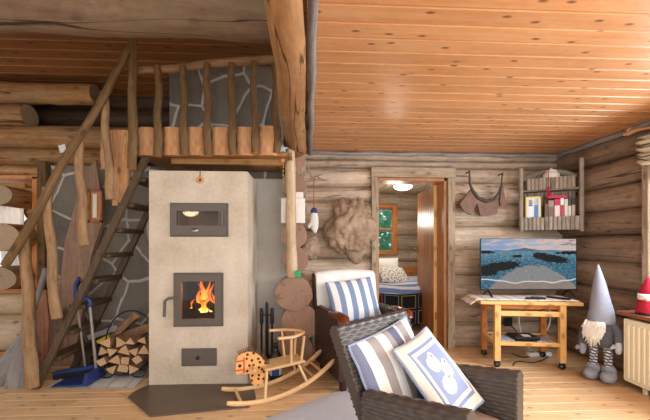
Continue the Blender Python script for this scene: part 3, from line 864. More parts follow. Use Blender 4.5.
mb = MB(); zc = g(0, 305).z; mb.tube([(a + 0.02, -0.03, zc + 0.05), (a - 0.03, -0.06, zc + 0.05), (a - 0.055, -0.065, zc + 0.03), (a - 0.06, -0.065, zc - 0.09)], 0.011, 8); mb.build('handle', M_dkgrey, dr)
dr, a, b, z0, z1 = stove_door('oven_door', (172, 227), (203.5, 235), (0.045, 0.06, 0.075, 0.055), 0)
mb = MB(); mb.bx(b - 0.035, b - 0.02, -0.06, -0.03, z0 + 0.07, z1 - 0.05, 0.004); mb.build('handle', M_dkgrey, dr)
xm = (a + b) / 2 - 0.03
mb = MB(); mb.lathe([(0, 0), (0.03, 0), (0.03, 0.006), (0, 0.006)], (xm, -0.03, z0 + 0.038), 18, 0, Matrix.Rotation(PI / 2, 4, 'X') @ Matrix.Diagonal((1.0, 0.6, 1.0, 1.0))); mb.build('badge', M_steel, dr)
a, b = g(182, 0).x - S0.x, g(217, 0).x - S0.x; z0, z1 = g(0, 369).z, g(0, 351).z
mb = MB(); mb.bx(a, b, -0.014, 0.0, z0, z1, 0.004); mb.bx(a + 0.008, b - 0.008, -0.02, -0.01, z0 + 0.008, z1 - 0.008, 0.004); ad = mb.build('ash_door', M_dkgrey, stove)
mb = MB(); mb.lathe([(0.0, 0), (0.014, 0), (0.014, 0.012), (0.0, 0.012)], ((a + b) / 2 - 0.005, -0.02, (z0 + z1) / 2), 12, 0, Matrix.Rotation(PI / 2, 4, 'X')); mb.build('latch', M_black, ad)
# burning logs and flames
M_char = plain('charred_log', rgb('#1c1512'), 0.9, nscale=25, namt=0.5, bump=0.5)
zfl = zf0 + 0.02; cxf = (xa + xb) / 2
for i, (q0, q1, r) in enumerate((((-0.13, 0.14, zfl + 0.045), (0.13, 0.2, zfl + 0.045), 0.036), ((-0.12, 0.24, zfl + 0.045), (0.12, 0.3, zfl + 0.05), 0.036), ((-0.08, 0.12, zfl + 0.10), (0.1, 0.27, zfl + 0.12), 0.032), ((0.1, 0.1, zfl + 0.09), (-0.07, 0.25, zfl + 0.14), 0.03))):
    mb = MB(); a = V(q0) + V((cxf, 0, 0)) + S0; b = V(q1) + V((cxf, 0, 0)) + S0
    mb.tube([a.lerp(b, k / 8) for k in range(9)], r, 12, 0, 0, 0.2, 14, seed=i)
    lab = ['charred log lying lowest at the front of the fire', 'charred log lying lowest at the back of the fire', 'charred log slanting up to the right in the flames', 'charred log slanting up to the left in the flames'][i]
    tag(mb.build('burning_log', M_char), lab, 'firewood')
def mk_flame():
    m = Mat('flame', 1.0); nt = m.nt
    u, v = m.uv()
    o = m.obj(); n = m.noise(m.vec(o[0] * 1.0, o[1], o[2] * 0.6), 26.0, 3)
    f = v * 0.75 + n * 0.5
    c = m.ramp(f, [(0.2, (1.0, 0.55, 0.16)), (0.5, (1.0, 0.36, 0.05)), (0.85, (0.9, 0.17, 0.015))])
    e = m.n('ShaderNodeEmission'); m.link(c, e.inputs[0]); m.link((1.35 - v).mx(0.3) * 3.2, e.inputs[1])
    t = m.n('ShaderNodeBsdfTransparent'); mx = m.n('ShaderNodeMixShader')
    lw = m.n('ShaderNodeLayerWeight'); lw.inputs[0].default_value = 0.45
    al = ((1.0 - S(m.nt, lw.outputs['Facing'])) * 1.6 - v * 0.45 + n * 0.3).mn(0.95).mx(0.0)
    m.link(al, mx.inputs[0]); nt.links.new(t.outputs[0], mx.inputs[1]); nt.links.new(e.outputs[0], mx.inputs[2]); nt.links.new(mx.outputs[0], m.out.inputs[0])
    return m.m
M_flame = mk_flame()
fire = thing('flames', 'orange flames leaping from the logs behind the stove glass', 'fire', S0 + V((cxf, 0.2, zfl + 0.05)))
for i, (x, y, h, r) in enumerate(((-0.02, 0.0, 0.30, 0.022), (0.025, 0.03, 0.23, 0.02), (-0.06, 0.02, 0.19, 0.02), (0.075, 0.0, 0.16, 0.018), (-0.035, -0.05, 0.21, 0.018), (0.015, -0.05, 0.16, 0.02), (0.055, -0.04, 0.13, 0.018), (-0.085, -0.04, 0.11, 0.017), (0.0, 0.02, 0.27, 0.014), (-0.045, 0.0, 0.24, 0.013), (0.045, -0.02, 0.19, 0.014), (0.095, -0.03, 0.09, 0.016), (-0.105, -0.02, 0.07, 0.015), (-0.01, -0.06, 0.12, 0.022))):
    mb = MB(); n = 12; pts = []; rad = []
    for k in range(n + 1):
        t = k / n; pts.append((x + 0.03 * math.sin(t * 6 + i * 1.9) * t, y, h * t)); rad.append(r * (math.sin(PI * min(1, 0.25 + t * 0.75)) ** 0.9) * (1.25 - 0.5 * t) + 0.0008)
    base = len(mb.uv); mb.tube(pts, rad, 10, None, 0, 0.12, 20, seed=i)
    mb.uv = [(u, vv / h) for (u, vv) in mb.uv]
    mb.build('flame', M_flame, fire)
# hanging disc on the stove face
c0 = at(200, 180, YST - 0.012); hd = thing('hanging_disc', 'small round wooden disc hanging on a cord at the top of the stove', 'ornament', c0)
mb = MB(); mb.lathe([(0.009, -0.006), (0.024, -0.006), (0.026, 0), (0.024, 0.006), (0.009, 0.006), (0.009, -0.006)], (0, 0, 0), 16, 0, Matrix.Rotation(PI / 2, 4, 'X')); mb.build('disc', M_endorange, hd)
mb = MB(); mb.tube([(0, 0.0, 0.022), (0.001, 0.0, 0.06), (0, 0.004, 0.092)], 0.003, 6); mb.build('cord', M_black, hd)

# slate hearth plate
M_slate = Mat('hearth_slate', 0.4, 0.4); o_ = M_slate.obj(); n_ = M_slate.noise(M_slate.vec(*o_), 5.0, 5, 0.6)
M_slate.bump(n_, 0.2, 0.004); M_slate.col(M_slate.mix(n_, rgb('#4d4034'), rgb('#6f6152'))); M_slate = M_slate.m
pp = [flo(*q) for q in ((149, 386), (253, 385), (256, 399), (249, 408), (150, 417.5), (128, 398), (136, 392))]
c = flo(190, 400); mb = MB()
vb = len(mb.v); n = len(pp)
for z in (0.001, 0.012):
    for p in pp: mb.v.append(V((p.x - c.x, p.y - c.y, z)))
mb.face([vb + n + i for i in range(n)][::-1], [(p.x, p.y) for p in pp][::-1]); mb.face([vb + i for i in range(n)], [(p.x, p.y) for p in pp])
for i in range(n):
    j = (i + 1) % n; mb.face([vb + i, vb + n + i, vb + n + j, vb + j], [(0, 0), (0, 1), (1, 1), (1, 0)])
tag(mb.build('hearth_plate', M_slate, loc=c), 'dark slate hearth plate with cut corners on the floor before the stove', 'hearth plate')

# ------------------------------------------------------------------ firewood, mat and sweeping tools
M_rag = Mat('striped_rag_mat', 0.95, 0.1); u, v = M_rag.uv(); n = M_rag.noise(M_rag.vec(u * 60, v * 6, 0), 1.0, 3)
M_rag.bump((u * 420.0).sin() * 0.5 + n, 0.5, 0.004); M_rag.col(M_rag.mix(((u * 30.0).sin().gt(0.82)) * 0.35 + n * 0.2, rgb('#d9d6d0'), rgb('#8c93a0'))); M_rag = M_rag.m
q = [flo(47, 388), flo(134, 388.5), flo(150, 372), flo(76, 370)]
c = flo(100, 380); mb = MB()
mb.grid(lambda a, b: (q[0].lerp(q[1], a)).lerp(q[3].lerp(q[2], a), b) - c + V((0, 0, 0.007 + 0.003 * math.sin(a * 19) * math.sin(b * 7))), 36, 12, 0, 1.0, 0.4, flip=False)
mb.grid(lambda a, b: (q[0].lerp(q[1], a)).lerp(q[3].lerp(q[2], a), b) - c + V((0, 0, 0.001)), 2, 2, 0, 1, 0.4, flip=True)
tag(mb.build('rag_mat', M_rag, loc=c), 'white woven rag mat under the firewood rack', 'mat')

M_bark = wood('birch_bark', rgb('#5d4632'), rgb('#84654a'), rgb('#a88865'), rough=0.8, gu=30, gv=3, knots=0.3, var=0.4, bump=0.5)
M_split = endgrain('split_wood_face', rgb('#a98360'), rgb('#d3b18a'), 110)
bc = flo(123, 379); by = bc.y + 0.02
rack = thing('firewood_rack', 'round black wire firewood rack with curled feet on the white mat', 'firewood rack', (bc.x, by, 0.012))
R = 0.215
def ringpts(y, r=R, a0=-0.15 * PI, a1=1.15 * PI, n=30): return [(r * math.cos(PI + a0 * -1 + (a1 - a0) * -0 + t), y, r + 0.02 + r * math.sin(PI - a0 + t)) for t in [(a1 - a0) * k / n for k in range(n + 1)]]
for y in (-0.02, 0.24):
    mb = MB()
    pts = [(R * math.cos(t), y, R + 0.02 + R * math.sin(t)) for t in [PI * 0.97 + k / 30 * PI * 1.06 for k in range(31)]]
    mb.tube(pts, 0.007, 8)
    mb.build('hoop', M_black, rack)
    for sx in (-1, 1):
        mb = MB(); mb.tube([(sx * (0.13 + 0.055 * math.cos(t)), y - 0.012, 0.036 + 0.03 * math.sin(t)) for t in [k / 16 * 2 * PI for k in range(17)]], 0.006, 7); mb.build('curl_foot', M_black, rack)
mb = MB()
for t in (1.1, 1.3, 1.5, 1.7, 1.9): mb.tube([(R * math.cos(PI * t), -0.02, R + 0.02 + R * math.sin(PI * t)), (R * math.cos(PI * t), 0.24, R + 0.02 + R * math.sin(PI * t))], 0.005, 6)
mb.build('cross_wires', M_black, rack)
mb = MB(); mb.tube([(R * math.cos(t) * 1.0, 0.11, R + 0.02 + R * 1.35 * math.sin(t)) for t in [k / 24 * PI for k in range(25)]], 0.006, 8); mb.build('carry_handle', M_black, rack)
rr = random.Random(11); k = 0
rows = [(0.055, [-0.08, 0.01, 0.1]), (0.125, [-0.145, -0.055, 0.035, 0.125]), (0.2, [-0.155, -0.07, 0.02, 0.105, 0.17]), (0.275, [-0.11, -0.02, 0.07, 0.15])]
def splitlog(r, L, sd):
    rq = random.Random(sd); m = MB(); nside = rq.choice([3, 3, 4]); a0 = rq.random() * 6.28
    poly = []
    for j in range(nside):
        a = a0 + j * 2 * PI / nside + rq.uniform(-0.2, 0.2); poly.append((r * 1.15 * math.cos(a), r * math.sin(a)))
    pl = []
    for j in range(nside):
        A = V(poly[j]); B = V(poly[(j + 1) % nside]); pl.append(tuple(A))
        pl.append(tuple(A.lerp(B, 0.5) * (1.22 if j == 0 else 1.02)))
    m.prism(pl, L, None, 1, 0); return m
for (z, xs_) in rows:
    for x in xs_:
        o = splitlog(rr.uniform(0.036, 0.05), 0.29 + rr.uniform(-0.02, 0.02), 100 + k).build('split_log', [M_bark, M_split], loc=(bc.x + x + rr.uniform(-0.005, 0.005), by + 0.11 + rr.uniform(-0.03, 0.02), 0.036 + z))
        tag(o, 'split firewood log with its cut end facing out, stacked in the wire rack', 'firewood', 'split logs in the firewood rack'); k += 1
for i, (x, y, z, L, rz, ry, lab) in enumerate(((-0.05, 0.10, 0.365, 0.30, 0.5, -0.75, 'split firewood log slanting up to the right atop the pile'), (0.08, 0.1, 0.345, 0.3, 1.1, -0.35, 'pale split firewood log lying crosswise at the right of the pile top'), (0.16, 0.2, 0.33, 0.28, 0.9, -0.6, 'split firewood log propped at the back right of the wire rack'))):
    o = splitlog(0.042, L, 200 + i).build('split_log', [M_bark, M_split], loc=(bc.x + x, by + y, 0.03 + z))
    o.rotation_euler = (0, ry, 0); M = Matrix.Rotation(ry, 4, 'Y') @ Matrix.Rotation(PI / 2 - 0.2, 4, 'Z'); o.rotation_euler = M.to_euler()
    tag(o, lab, 'firewood', 'split logs in the firewood rack')

M_blue = plain('navy_plastic', rgb('#26366f'), 0.4, 0.4)
M_alu = plain('pale_aluminium_tube', rgb('#b5b0a8'), 0.35, 0.5, 0.7)
# long-handled broom
p = flo(84, 379); p.y += 0.02; br = thing('long_broom', 'long-handled broom with blue head and blue grip behind the dustpan', 'broom', p)
mb = MB(); mb.tube([(0, 0, 0.08), (0.0, -0.11, 0.66)], 0.009, 10); mb.build('handle', M_alu, br)
mb = MB(); mb.tube([(0.0, -0.105, 0.63), (0.0, -0.12, 0.72), (0.008, -0.13, 0.77), (0.035, -0.135, 0.82)], 0.017, 10); mb.build('grip', M_blue, br)
mb = MB(); mb.box((-0.08, 0, 0.07), (0.34, 0.05, 0.035), Matrix.Rotation(-0.18, 3, 'Y')); mb.build('head', M_blue, br)
mb = MB(); mb.box((-0.08, 0, 0.035), (0.33, 0.06, 0.05), Matrix.Rotation(-0.12, 3, 'Y')); mb.build('bristles', M_blackplastic, br)
# long-handled dustpan
p = flo(93, 383); dp = thing('long_dustpan', 'upright dustpan with blue pan, tall pale handle and blue hooked grip', 'dustpan', p)
mb = MB(); mb.tube([(0.0, 0.05, 0.03), (0.012, -0.06, 0.64)], 0.011, 10); mb.build('handle', M_alu, dp)
mb = MB(); mb.tube([(0.013, -0.055, 0.62), (0.014, -0.065, 0.67), (0.0, -0.067, 0.685), (-0.05, -0.067, 0.69), (-0.085, -0.068, 0.71), (-0.088, -0.07, 0.80), (-0.06, -0.07, 0.85)], 0.014, 10); mb.build('grip', M_blue, dp)
mb = MB()
mb.prism([(-0.25, 0.014), (0.02, 0.014), (0.02, 0.11), (0.0, 0.11), (-0.02, 0.03), (-0.25, 0.02)], 0.24, Matrix.Translation((0, 0.02, 0))); mb.build('pan', M_blue, dp)
# hand saw and yellow grip behind the pile
p0, p1 = at(137, 319, 3.1), at(88, 338, 3.1)
sw = thing('hand_saw', 'bow saw with red-brown handle resting above the firewood pile', 'saw', p0)
mb = MB(); mb.beam(V((0, 0, 0)), at(117, 326, 3.1) - p0, 0.03, 0.05, bev=0.012); mb.build('handle', M_sill, sw)
mb = MB(); mb.beam(at(118, 327, 3.1) - p0, p1 - p0, 0.006, 0.045, bev=0.001); mb.build('blade', M_steel, sw)
p0 = at(110, 336, 3.12); hy = thing('hatchet', 'small hatchet with a yellow grip lying behind the firewood', 'hatchet', p0)
mb = MB(); mb.tube([V((0, 0, 0)), at(98, 342, 3.12) - p0], 0.018, 10); mb.build('grip', plain('yellow_rubber', rgb('#d8b62e'), 0.5), hy)
mb = MB(); mb.beam(at(98, 342, 3.12) - p0, at(86, 347, 3.12) - p0, 0.03, 0.07); mb.build('head', M_black, hy)
# wooden crate of the tools' support
p = flo(97, 366); mb = MB()
for z in (0.05, 0.13, 0.2): mb.bx(-0.06, 0.36, -0.012, 0.012, z - 0.03, z + 0.03, 0.004)
for x in (-0.04, 0.34): mb.bx(x - 0.02, x + 0.02, -0.02, 0.17, 0, 0.23, 0.004)
mb.bx(-0.06, 0.36, 0.15, 0.17, 0.02, 0.23, 0.004)
tag(mb.build('wooden_crate', M_stair, loc=(p.x, 3.15, 0)), 'dark slatted crate on the floor behind the firewood rack', 'crate')

# fire irons in the corner right of the stove
p = flo(263, 369); p.y = 2.95; p.x = at(267, 0, 2.95).x
fi = thing('fire_irons', 'black stand of fire irons in the corner right of the stove', 'fire tools', p)
mb = MB(); mb.lathe([(0.0, 0), (0.085, 0), (0.085, 0.012), (0.02, 0.025), (0.0, 0.025)], segs=18); mb.build('base', M_black, fi)
mb = MB(); mb.tube([(0, 0, 0.02), (0, 0, 0.6)], 0.014, 8); mb.tube([(-0.05, 0, 0.5), (0.05, 0, 0.5)], 0.006, 6); mb.build('pole', M_black, fi)
mb = MB(); mb.tube([(-0.045, -0.012, 0.56), (-0.045, -0.012, 0.44), (-0.045, -0.013, 0.42), (-0.045, -0.014, 0.12)], [0.016, 0.018, 0.009, 0.009], 8); mb.bx(-0.085, -0.005, -0.03, -0.01, 0.05, 0.15, 0.008); mb.build('shovel', M_black, fi)
mb = MB(); mb.tube([(0.045, -0.012, 0.56), (0.045, -0.012, 0.44), (0.045, -0.013, 0.42), (0.045, -0.014, 0.16)], [0.016, 0.018, 0.009, 0.009], 8); mb.lathe([(0.0, 0), (0.035, 0), (0.03, 0.1), (0.0, 0.12)], (0.045, -0.014, 0.06), 12); mb.build('brush', M_black, fi)
mb = MB(); mb.tube([(0, -0.03, 0.62), (0, -0.02, 0.5), (0, -0.035, 0.08), (0.03, -0.035, 0.06)], 0.006, 6); mb.build('poker', M_black, fi)
p = flo(275, 366); p.y = 2.82; p.x = at(276, 0, 2.82).x
bt = thing('bottle', 'dark bottle with blue and white label behind the rocking horse', 'bottle', (p.x, 2.80, 0))
mb = MB(); mb.lathe([(0, 0), (0.05, 0), (0.052, 0.02), (0.052, 0.19), (0.03, 0.23), (0.017, 0.25), (0.017, 0.27), (0, 0.27)], segs=18); mb.build('bottle_body', M_blackplastic, bt)
M_lbl = Mat('blue_white_label', 0.5); u, v = M_lbl.uv(); M_lbl.col(M_lbl.mix(((u * 3.0).fract()).gt(0.55), rgb('#3f5f96'), rgb('#dfe3e8'))); M_lbl = M_lbl.m
mb = MB(); mb.lathe([(0.0525, 0.05), (0.0535, 0.05), (0.0535, 0.17), (0.0525, 0.17)], segs=18); mb.build('bottle_label', M_lbl, bt)
mb = MB(); mb.lathe([(0, 0.27), (0.02, 0.27), (0.02, 0.3), (0, 0.3)], segs=12); mb.build('cap', M_black, bt)

# ------------------------------------------------------------------ hanging things around the pole
c0 = at(283, 149, 2.82); hs = thing('hanging_star', 'silver star over a small gold star on a beaded string', 'ornament', c0)
def star(r, ri=0.42):
    return [((r if k % 2 == 0 else r * ri) * math.sin(k * PI / 5), (r if k % 2 == 0 else r * ri) * math.cos(k * PI / 5)) for k in range(10)]
mb = MB(); mb.prism(star(0.042), 0.012); mb.build('silver_star', plain('silver_glitter', rgb('#cfccc6'), 0.5, nscale=120, namt=0.4), hs)
mb = MB(); mb.prism(star(0.026), 0.01, Matrix.Translation((0, 0, -0.095))); mb.build('gold_star', M_orangepine, hs)
mb = MB(); mb.tube([(0, 0, 0.075), (0, 0, 0), (0.0, 0, -0.28)], 0.002, 6); mb.build('string', M_brass, hs)
for z in (-0.15, -0.18, -0.215, -0.25, -0.275): mb = MB(); mb.blob((0, 0, z), 0.009, 8, 6); mb.build('bead', M_brass, hs)
c0 = at(293, 210.5, 3.0); wp = thing('paper_box', 'blank white square box fixed to the log ends behind the pale pole', 'box', c0)
MB().bx(-0.105, 0.105, -0.0, 0.05, -0.11, 0.11, 0.004).build('front_panel', M_white, wp)
MB().bx(-0.01, 0.09, 0.005, 0.045, 0.111, 0.165, 0.004).build('upper_panel', M_white, wp)
c0 = at(298, 274, 2.865); mb = MB(); mb.bx(-0.022, 0.022, -0.012, 0.012, -0.03, 0.03, 0.006)
tag(mb.build('green_tag', plain('bright_green_plastic', rgb('#1f9a5e'), 0.4)), 'small bright green tag at the foot of the pale pole', 'tag').location = c0
# antler, red string and white mitten
a0 = at(313, 178, 3.40); an = thing('antler', 'small pale antler fixed to the log wall above a white mitten', 'antler', a0)
mb = MB()
for (pts, r0) in (([(0.0, 0.06, 0.0), (0.03, 0.0, 0.02), (0.10, -0.02, 0.035)], 0.012), ([(0.0, 0.05, 0.0), (-0.03, 0.0, 0.05), (-0.055, -0.02, 0.13)], 0.014), ([(0.04, 0.0, 0.02), (0.07, -0.03, -0.01), (0.10, -0.03, 0.0)], 0.009)):
    P = [V(pts[0]).lerp(V(pts[1]), t) if t <= 1 else V(pts[1]).lerp(V(pts[2]), t - 1) for t in [k / 6 for k in range(13)]]
    mb.tube(P, [r0 * (1 - 0.06 * k) for k in range(13)], 8, wob=0.2)
mb.build('tines', M_greytrim, an)
m0 = at(314, 213, 3.36); mt = thing('felt_mitten', 'white felt mitten hanging by a red string on the log wall', 'mitten', m0)
M_felt = cloth('white_felt', rgb('#dedbd3'), 0.06); M_red = cloth('red_wool', rgb('#a83438'), 0.1)
mb = MB(); mb.tube([(0.004, 0.0, 0.0), (0.002, 0, -0.05), (0.0, 0, -0.1), (0.006, 0, -0.15), (0.012, 0, -0.195)], [0.03, 0.042, 0.045, 0.036, 0.012], 14, flat=(1, 0.55), up=(1, 0, 0)); mb.tube([(-0.015, 0, -0.10), (-0.045, 0, -0.12), (-0.055, 0, -0.145)], [0.025, 0.022, 0.012], 10); mb.build('mitten_body', M_felt, mt)
mb = MB(); mb.tube([(0, 0.0, 0.02), (-0.002, -0.0, 0.18), (0.0, 0.0, 0.34)], 0.004, 6); mb.build('string', M_red, mt)
mb = MB(); mb.lathe([(0.0, 0), (0.03, 0), (0.034, 0.02), (0.022, 0.05), (0, 0.055)], segs=14, sq=(1, 0.6)); mb.build('cuff', plain('navy_cuff', rgb('#40406a'), 0.9), mt)
# burls
def burl(name, px, py, rx, rz, d, label, seed, amp):
    c = at(px, py, 3.47); mb = MB(); fx = rx * 3.47 / F_PX; fz = rz * 3.47 / F_PX
    s_ = MB(); N, Mn = 110, 74
    for i in range(Mn + 1):
        th = PI * i / Mn
        for k in range(N):
            a = 2 * PI * k / N
            dd = V((math.sin(th) * math.cos(a), math.sin(th) * math.sin(a), math.cos(th)))
            sx = dd.x * (1 - 0.12 * dd.z); sz = dd.z
            mm = 1 + amp * (noise.noise(dd * 1.6 + V((seed, 0, 0))) * 0.6 + abs(noise.noise(dd * 2.6 + V((0, seed, 0)))) * 0.8 + 0.22 * abs(noise.noise(dd * 6.0 + V((0, 0, seed)))) + 0.07 * abs(noise.noise(dd * 14.0 + V((seed, 0, seed)))) - 0.2)
            mb.v.append(V((sx * fx, dd.y * d, sz * fz)) * mm)
    for i in range(Mn):
        for k in range(N):
            k2 = (k + 1) % N
            mb.face([i * N + k, (i + 1) * N + k, (i + 1) * N + k2, i * N + k2], [(k / N, i / Mn), (k / N, (i + 1) / Mn), ((k + 1) / N, (i + 1) / Mn), ((k + 1) / N, i / Mn)], 0, True)
    return tag(mb.build(name, M_burl, loc=c), label, 'burl')
M_burl = Mat('burl_wood', 0.75, 0.2); o_ = M_burl.obj(); n1 = M_burl.noise(M_burl.vec(*o_), 9.0, 6, 0.65, 1.2); n2 = M_burl.noise(M_burl.vec(*o_), 3.0, 3)
M_burl.bump(n1, 0.7, 0.02); M_burl.col(M_burl.ramp(n1 * 0.6 + n2 * 0.4, [(0.3, rgb('#6a5544')), (0.5, rgb('#98806a')), (0.68, rgb('#b8a08a'))])); M_burl = M_burl.m
burl('tree_burl', 350.5, 227, 22.3, 29.5, 0.13, 'large lumpy brown tree burl mounted on the log wall left of the doorway', 2.0, 0.42)
burl('tree_burl', 310, 247, 10, 13, 0.09, 'small rounded wood burl beside the log ends, left of the big burl', 9.0, 0.3)
# ------------------------------------------------------------------ fabrics
def mk_stripe(name, A, B, n, C=None, vert=True, ph=0.25, duty=0.5):
    m = Mat(name, 0.95, 0.08); u, v = m.uv()
    k = ((u if vert else v) * n + ph).fract().lt(duty)
    fine = ((u * 900.0).sin() * (v * 900.0).sin())
    c = m.mix(k, A, B)
    if C: c = m.mix(((u * n + ph - duty * 0.5) / 1.0).fract().lt(0.06), c, C)
    o = m.obj(); m.bump(fine + m.noise(m.vec(*o), 14.0, 3) * 3.0, 0.3, 0.004)
    return m.col(c)
M_stripe_blue = mk_stripe('blue_white_stripe', rgb('#e8e6e3'), rgb('#8090ad'), 4.5)
def mk_stripe_grey():
    m = Mat('grey_white_stripe', 0.95, 0.08); u, v = m.uv()
    k = (u * 4.0 + 0.12).fract()
    c = m.mix(k.lt(0.5), rgb('#eeebe7'), rgb('#a19c9a'))
    c = m.mix(u.lt(0.09), c, rgb('#7a8098')); c = m.mix((u - 0.62).abs().lt(0.06), c, rgb('#6a6f88'))
    tw = ((u * 160.0 + v * 160.0).sin()) 
    m.bump(tw, 0.2, 0.002); return m.col(c)
M_stripe_grey = mk_stripe_grey()
def mk_sheep():
    m = Mat('sheep_cushion_print', 0.95, 0.08); u, v = m.uv()
    cream, blue, white = rgb('#ece8dc'), rgb('#8c9bbd'), rgb('#efeff0')
    c = m.mix(0.0, cream, cream)
    def rect(r0, r1):     # frame between half sizes r0 and r1
        d = (u - 0.5).abs().mx((v - 0.5).abs())
        return d.gt(r0) * d.lt(r1)
    c = m.mix(rect(0.345, 0.385), c, blue); c = m.mix(rect(0.0, 0.345), c, white)
    d = (u - 0.5).abs().mx((v - 0.5).abs())
    nn = m.noise(m.vec(u, v, 0.0), 40.0, 2)
    c = m.mix(d.lt(0.30), c, rgb('#93a1c4'))
    for (a, b, ra, rb) in ((0.40, 0.63, 0.13, 0.10), (0.58, 0.50, 0.12, 0.09), (0.42, 0.36, 0.14, 0.10), (0.46, 0.71, 0.06, 0.06), (0.64, 0.57, 0.05, 0.05), (0.5, 0.42, 0.06, 0.06)):
        e = ((u - a) / ra) * ((u - a) / ra) + ((v - b) / rb) * ((v - b) / rb) + (nn - 0.5) * 0.6
        c = m.mix(e.lt(1.0), c, rgb('#f4f2ee'))
    for (a, b) in ((0.445, 0.715), (0.475, 0.715), (0.46, 0.69), (0.63, 0.575), (0.655, 0.575), (0.64, 0.55), (0.485, 0.425), (0.515, 0.425), (0.5, 0.4)):
        e = (u - a) * (u - a) + (v - b) * (v - b)
        c = m.mix(e.lt(0.00016), c, rgb('#3d3a40'))
    m.bump((u * 900.0).sin() * (v * 900.0).sin(), 0.2, 0.002); return m.col(c)
M_sheep = mk_sheep()
M_bluecloth = cloth('blue_cloth', rgb('#3f5f9e')); M_whitecloth = cloth('white_cloth', rgb('#e6e4df'), 0.05)
M_pipe = cloth('blue_piping', rgb('#95a1bb')); M_seatcush = cloth('brown_grey_seat_cloth', rgb('#8d7a70'))
M_rug = Mat('grey_rug', 0.95, 0.05); o_ = M_rug.obj(); n_ = M_rug.noise(M_rug.vec(*o_), 90.0, 4, 0.7); n2_ = M_rug.noise(M_rug.vec(o_[0] * 1.0, o_[1] * 6.0, 0.0), 14.0, 3)
M_rug.bump(n_, 0.5, 0.006); M_rug.col(M_rug.mix(n_ * 0.6 + n2_ * 0.4, rgb('#a6a3a8'), rgb('#d6d4d6'))); M_rug = M_rug.m

def cushion(name, c, ex, ey, ez, T, mat, label, pipe=None, puff=0.46):
    """pillow: ex, ey half-extent vectors, ez unit normal to the front"""
    ex, ey, ez = V(ex), V(ey), V(ez); N = 22; mb = MB()
    def outline(a, b):
        k = 0.055
        x = a * (1 - k * (1 - b * b)); y = b * (1 - k * (1 - a * a)); return x, y
    def P(a, b, s):
        x, y = outline(a, b)
        t = T * (max(0, (1 - a * a) * (1 - b * b)) ** puff)
        w = 0.006 * noise.noise(V((a * 2.3, b * 2.3, s * 4 + len(label))))
        return ex * x + ey * y + ez * (s * t + w)
    sq = lambda t: math.sin((t * 2 - 1) * PI / 2)
    mb.grid(lambda a, b: P(sq(a), sq(b), 1), N, N)
    mb.grid(lambda a, b: P(sq(a), sq(b), -1), N, N, flip=True)
    # grid uv must follow the true position
    uv = []
    for f in mb.f:
        pass
    uvs = []
    for pas in range(2):
        for i in range(N):
            for j in range(N):
                q = [(i, j), (i + 1, j), (i + 1, j + 1), (i, j + 1)]
                if pas: q = q[::-1]
                for (a, b) in q: uvs.append(((sq(a / N) + 1) / 2, (sq(b / N) + 1) / 2))
    mb.uv = uvs
    o = mb.build(name, mat, loc=c)
    if pipe:
        pp = []
        for k in range(81):
            t = k / 20; s, fr = int(t) % 4, t - int(t)
            a, b = [(-1 + 2 * fr, -1), (1, -1 + 2 * fr), (1 - 2 * fr, 1), (-1, 1 - 2 * fr)][s]
            pp.append(P(a, b, 0))
        m2 = MB(); m2.tube(pp, 0.0065, 8); m2.build('piping', pipe, o)
    return tag(o, label, 'cushion')

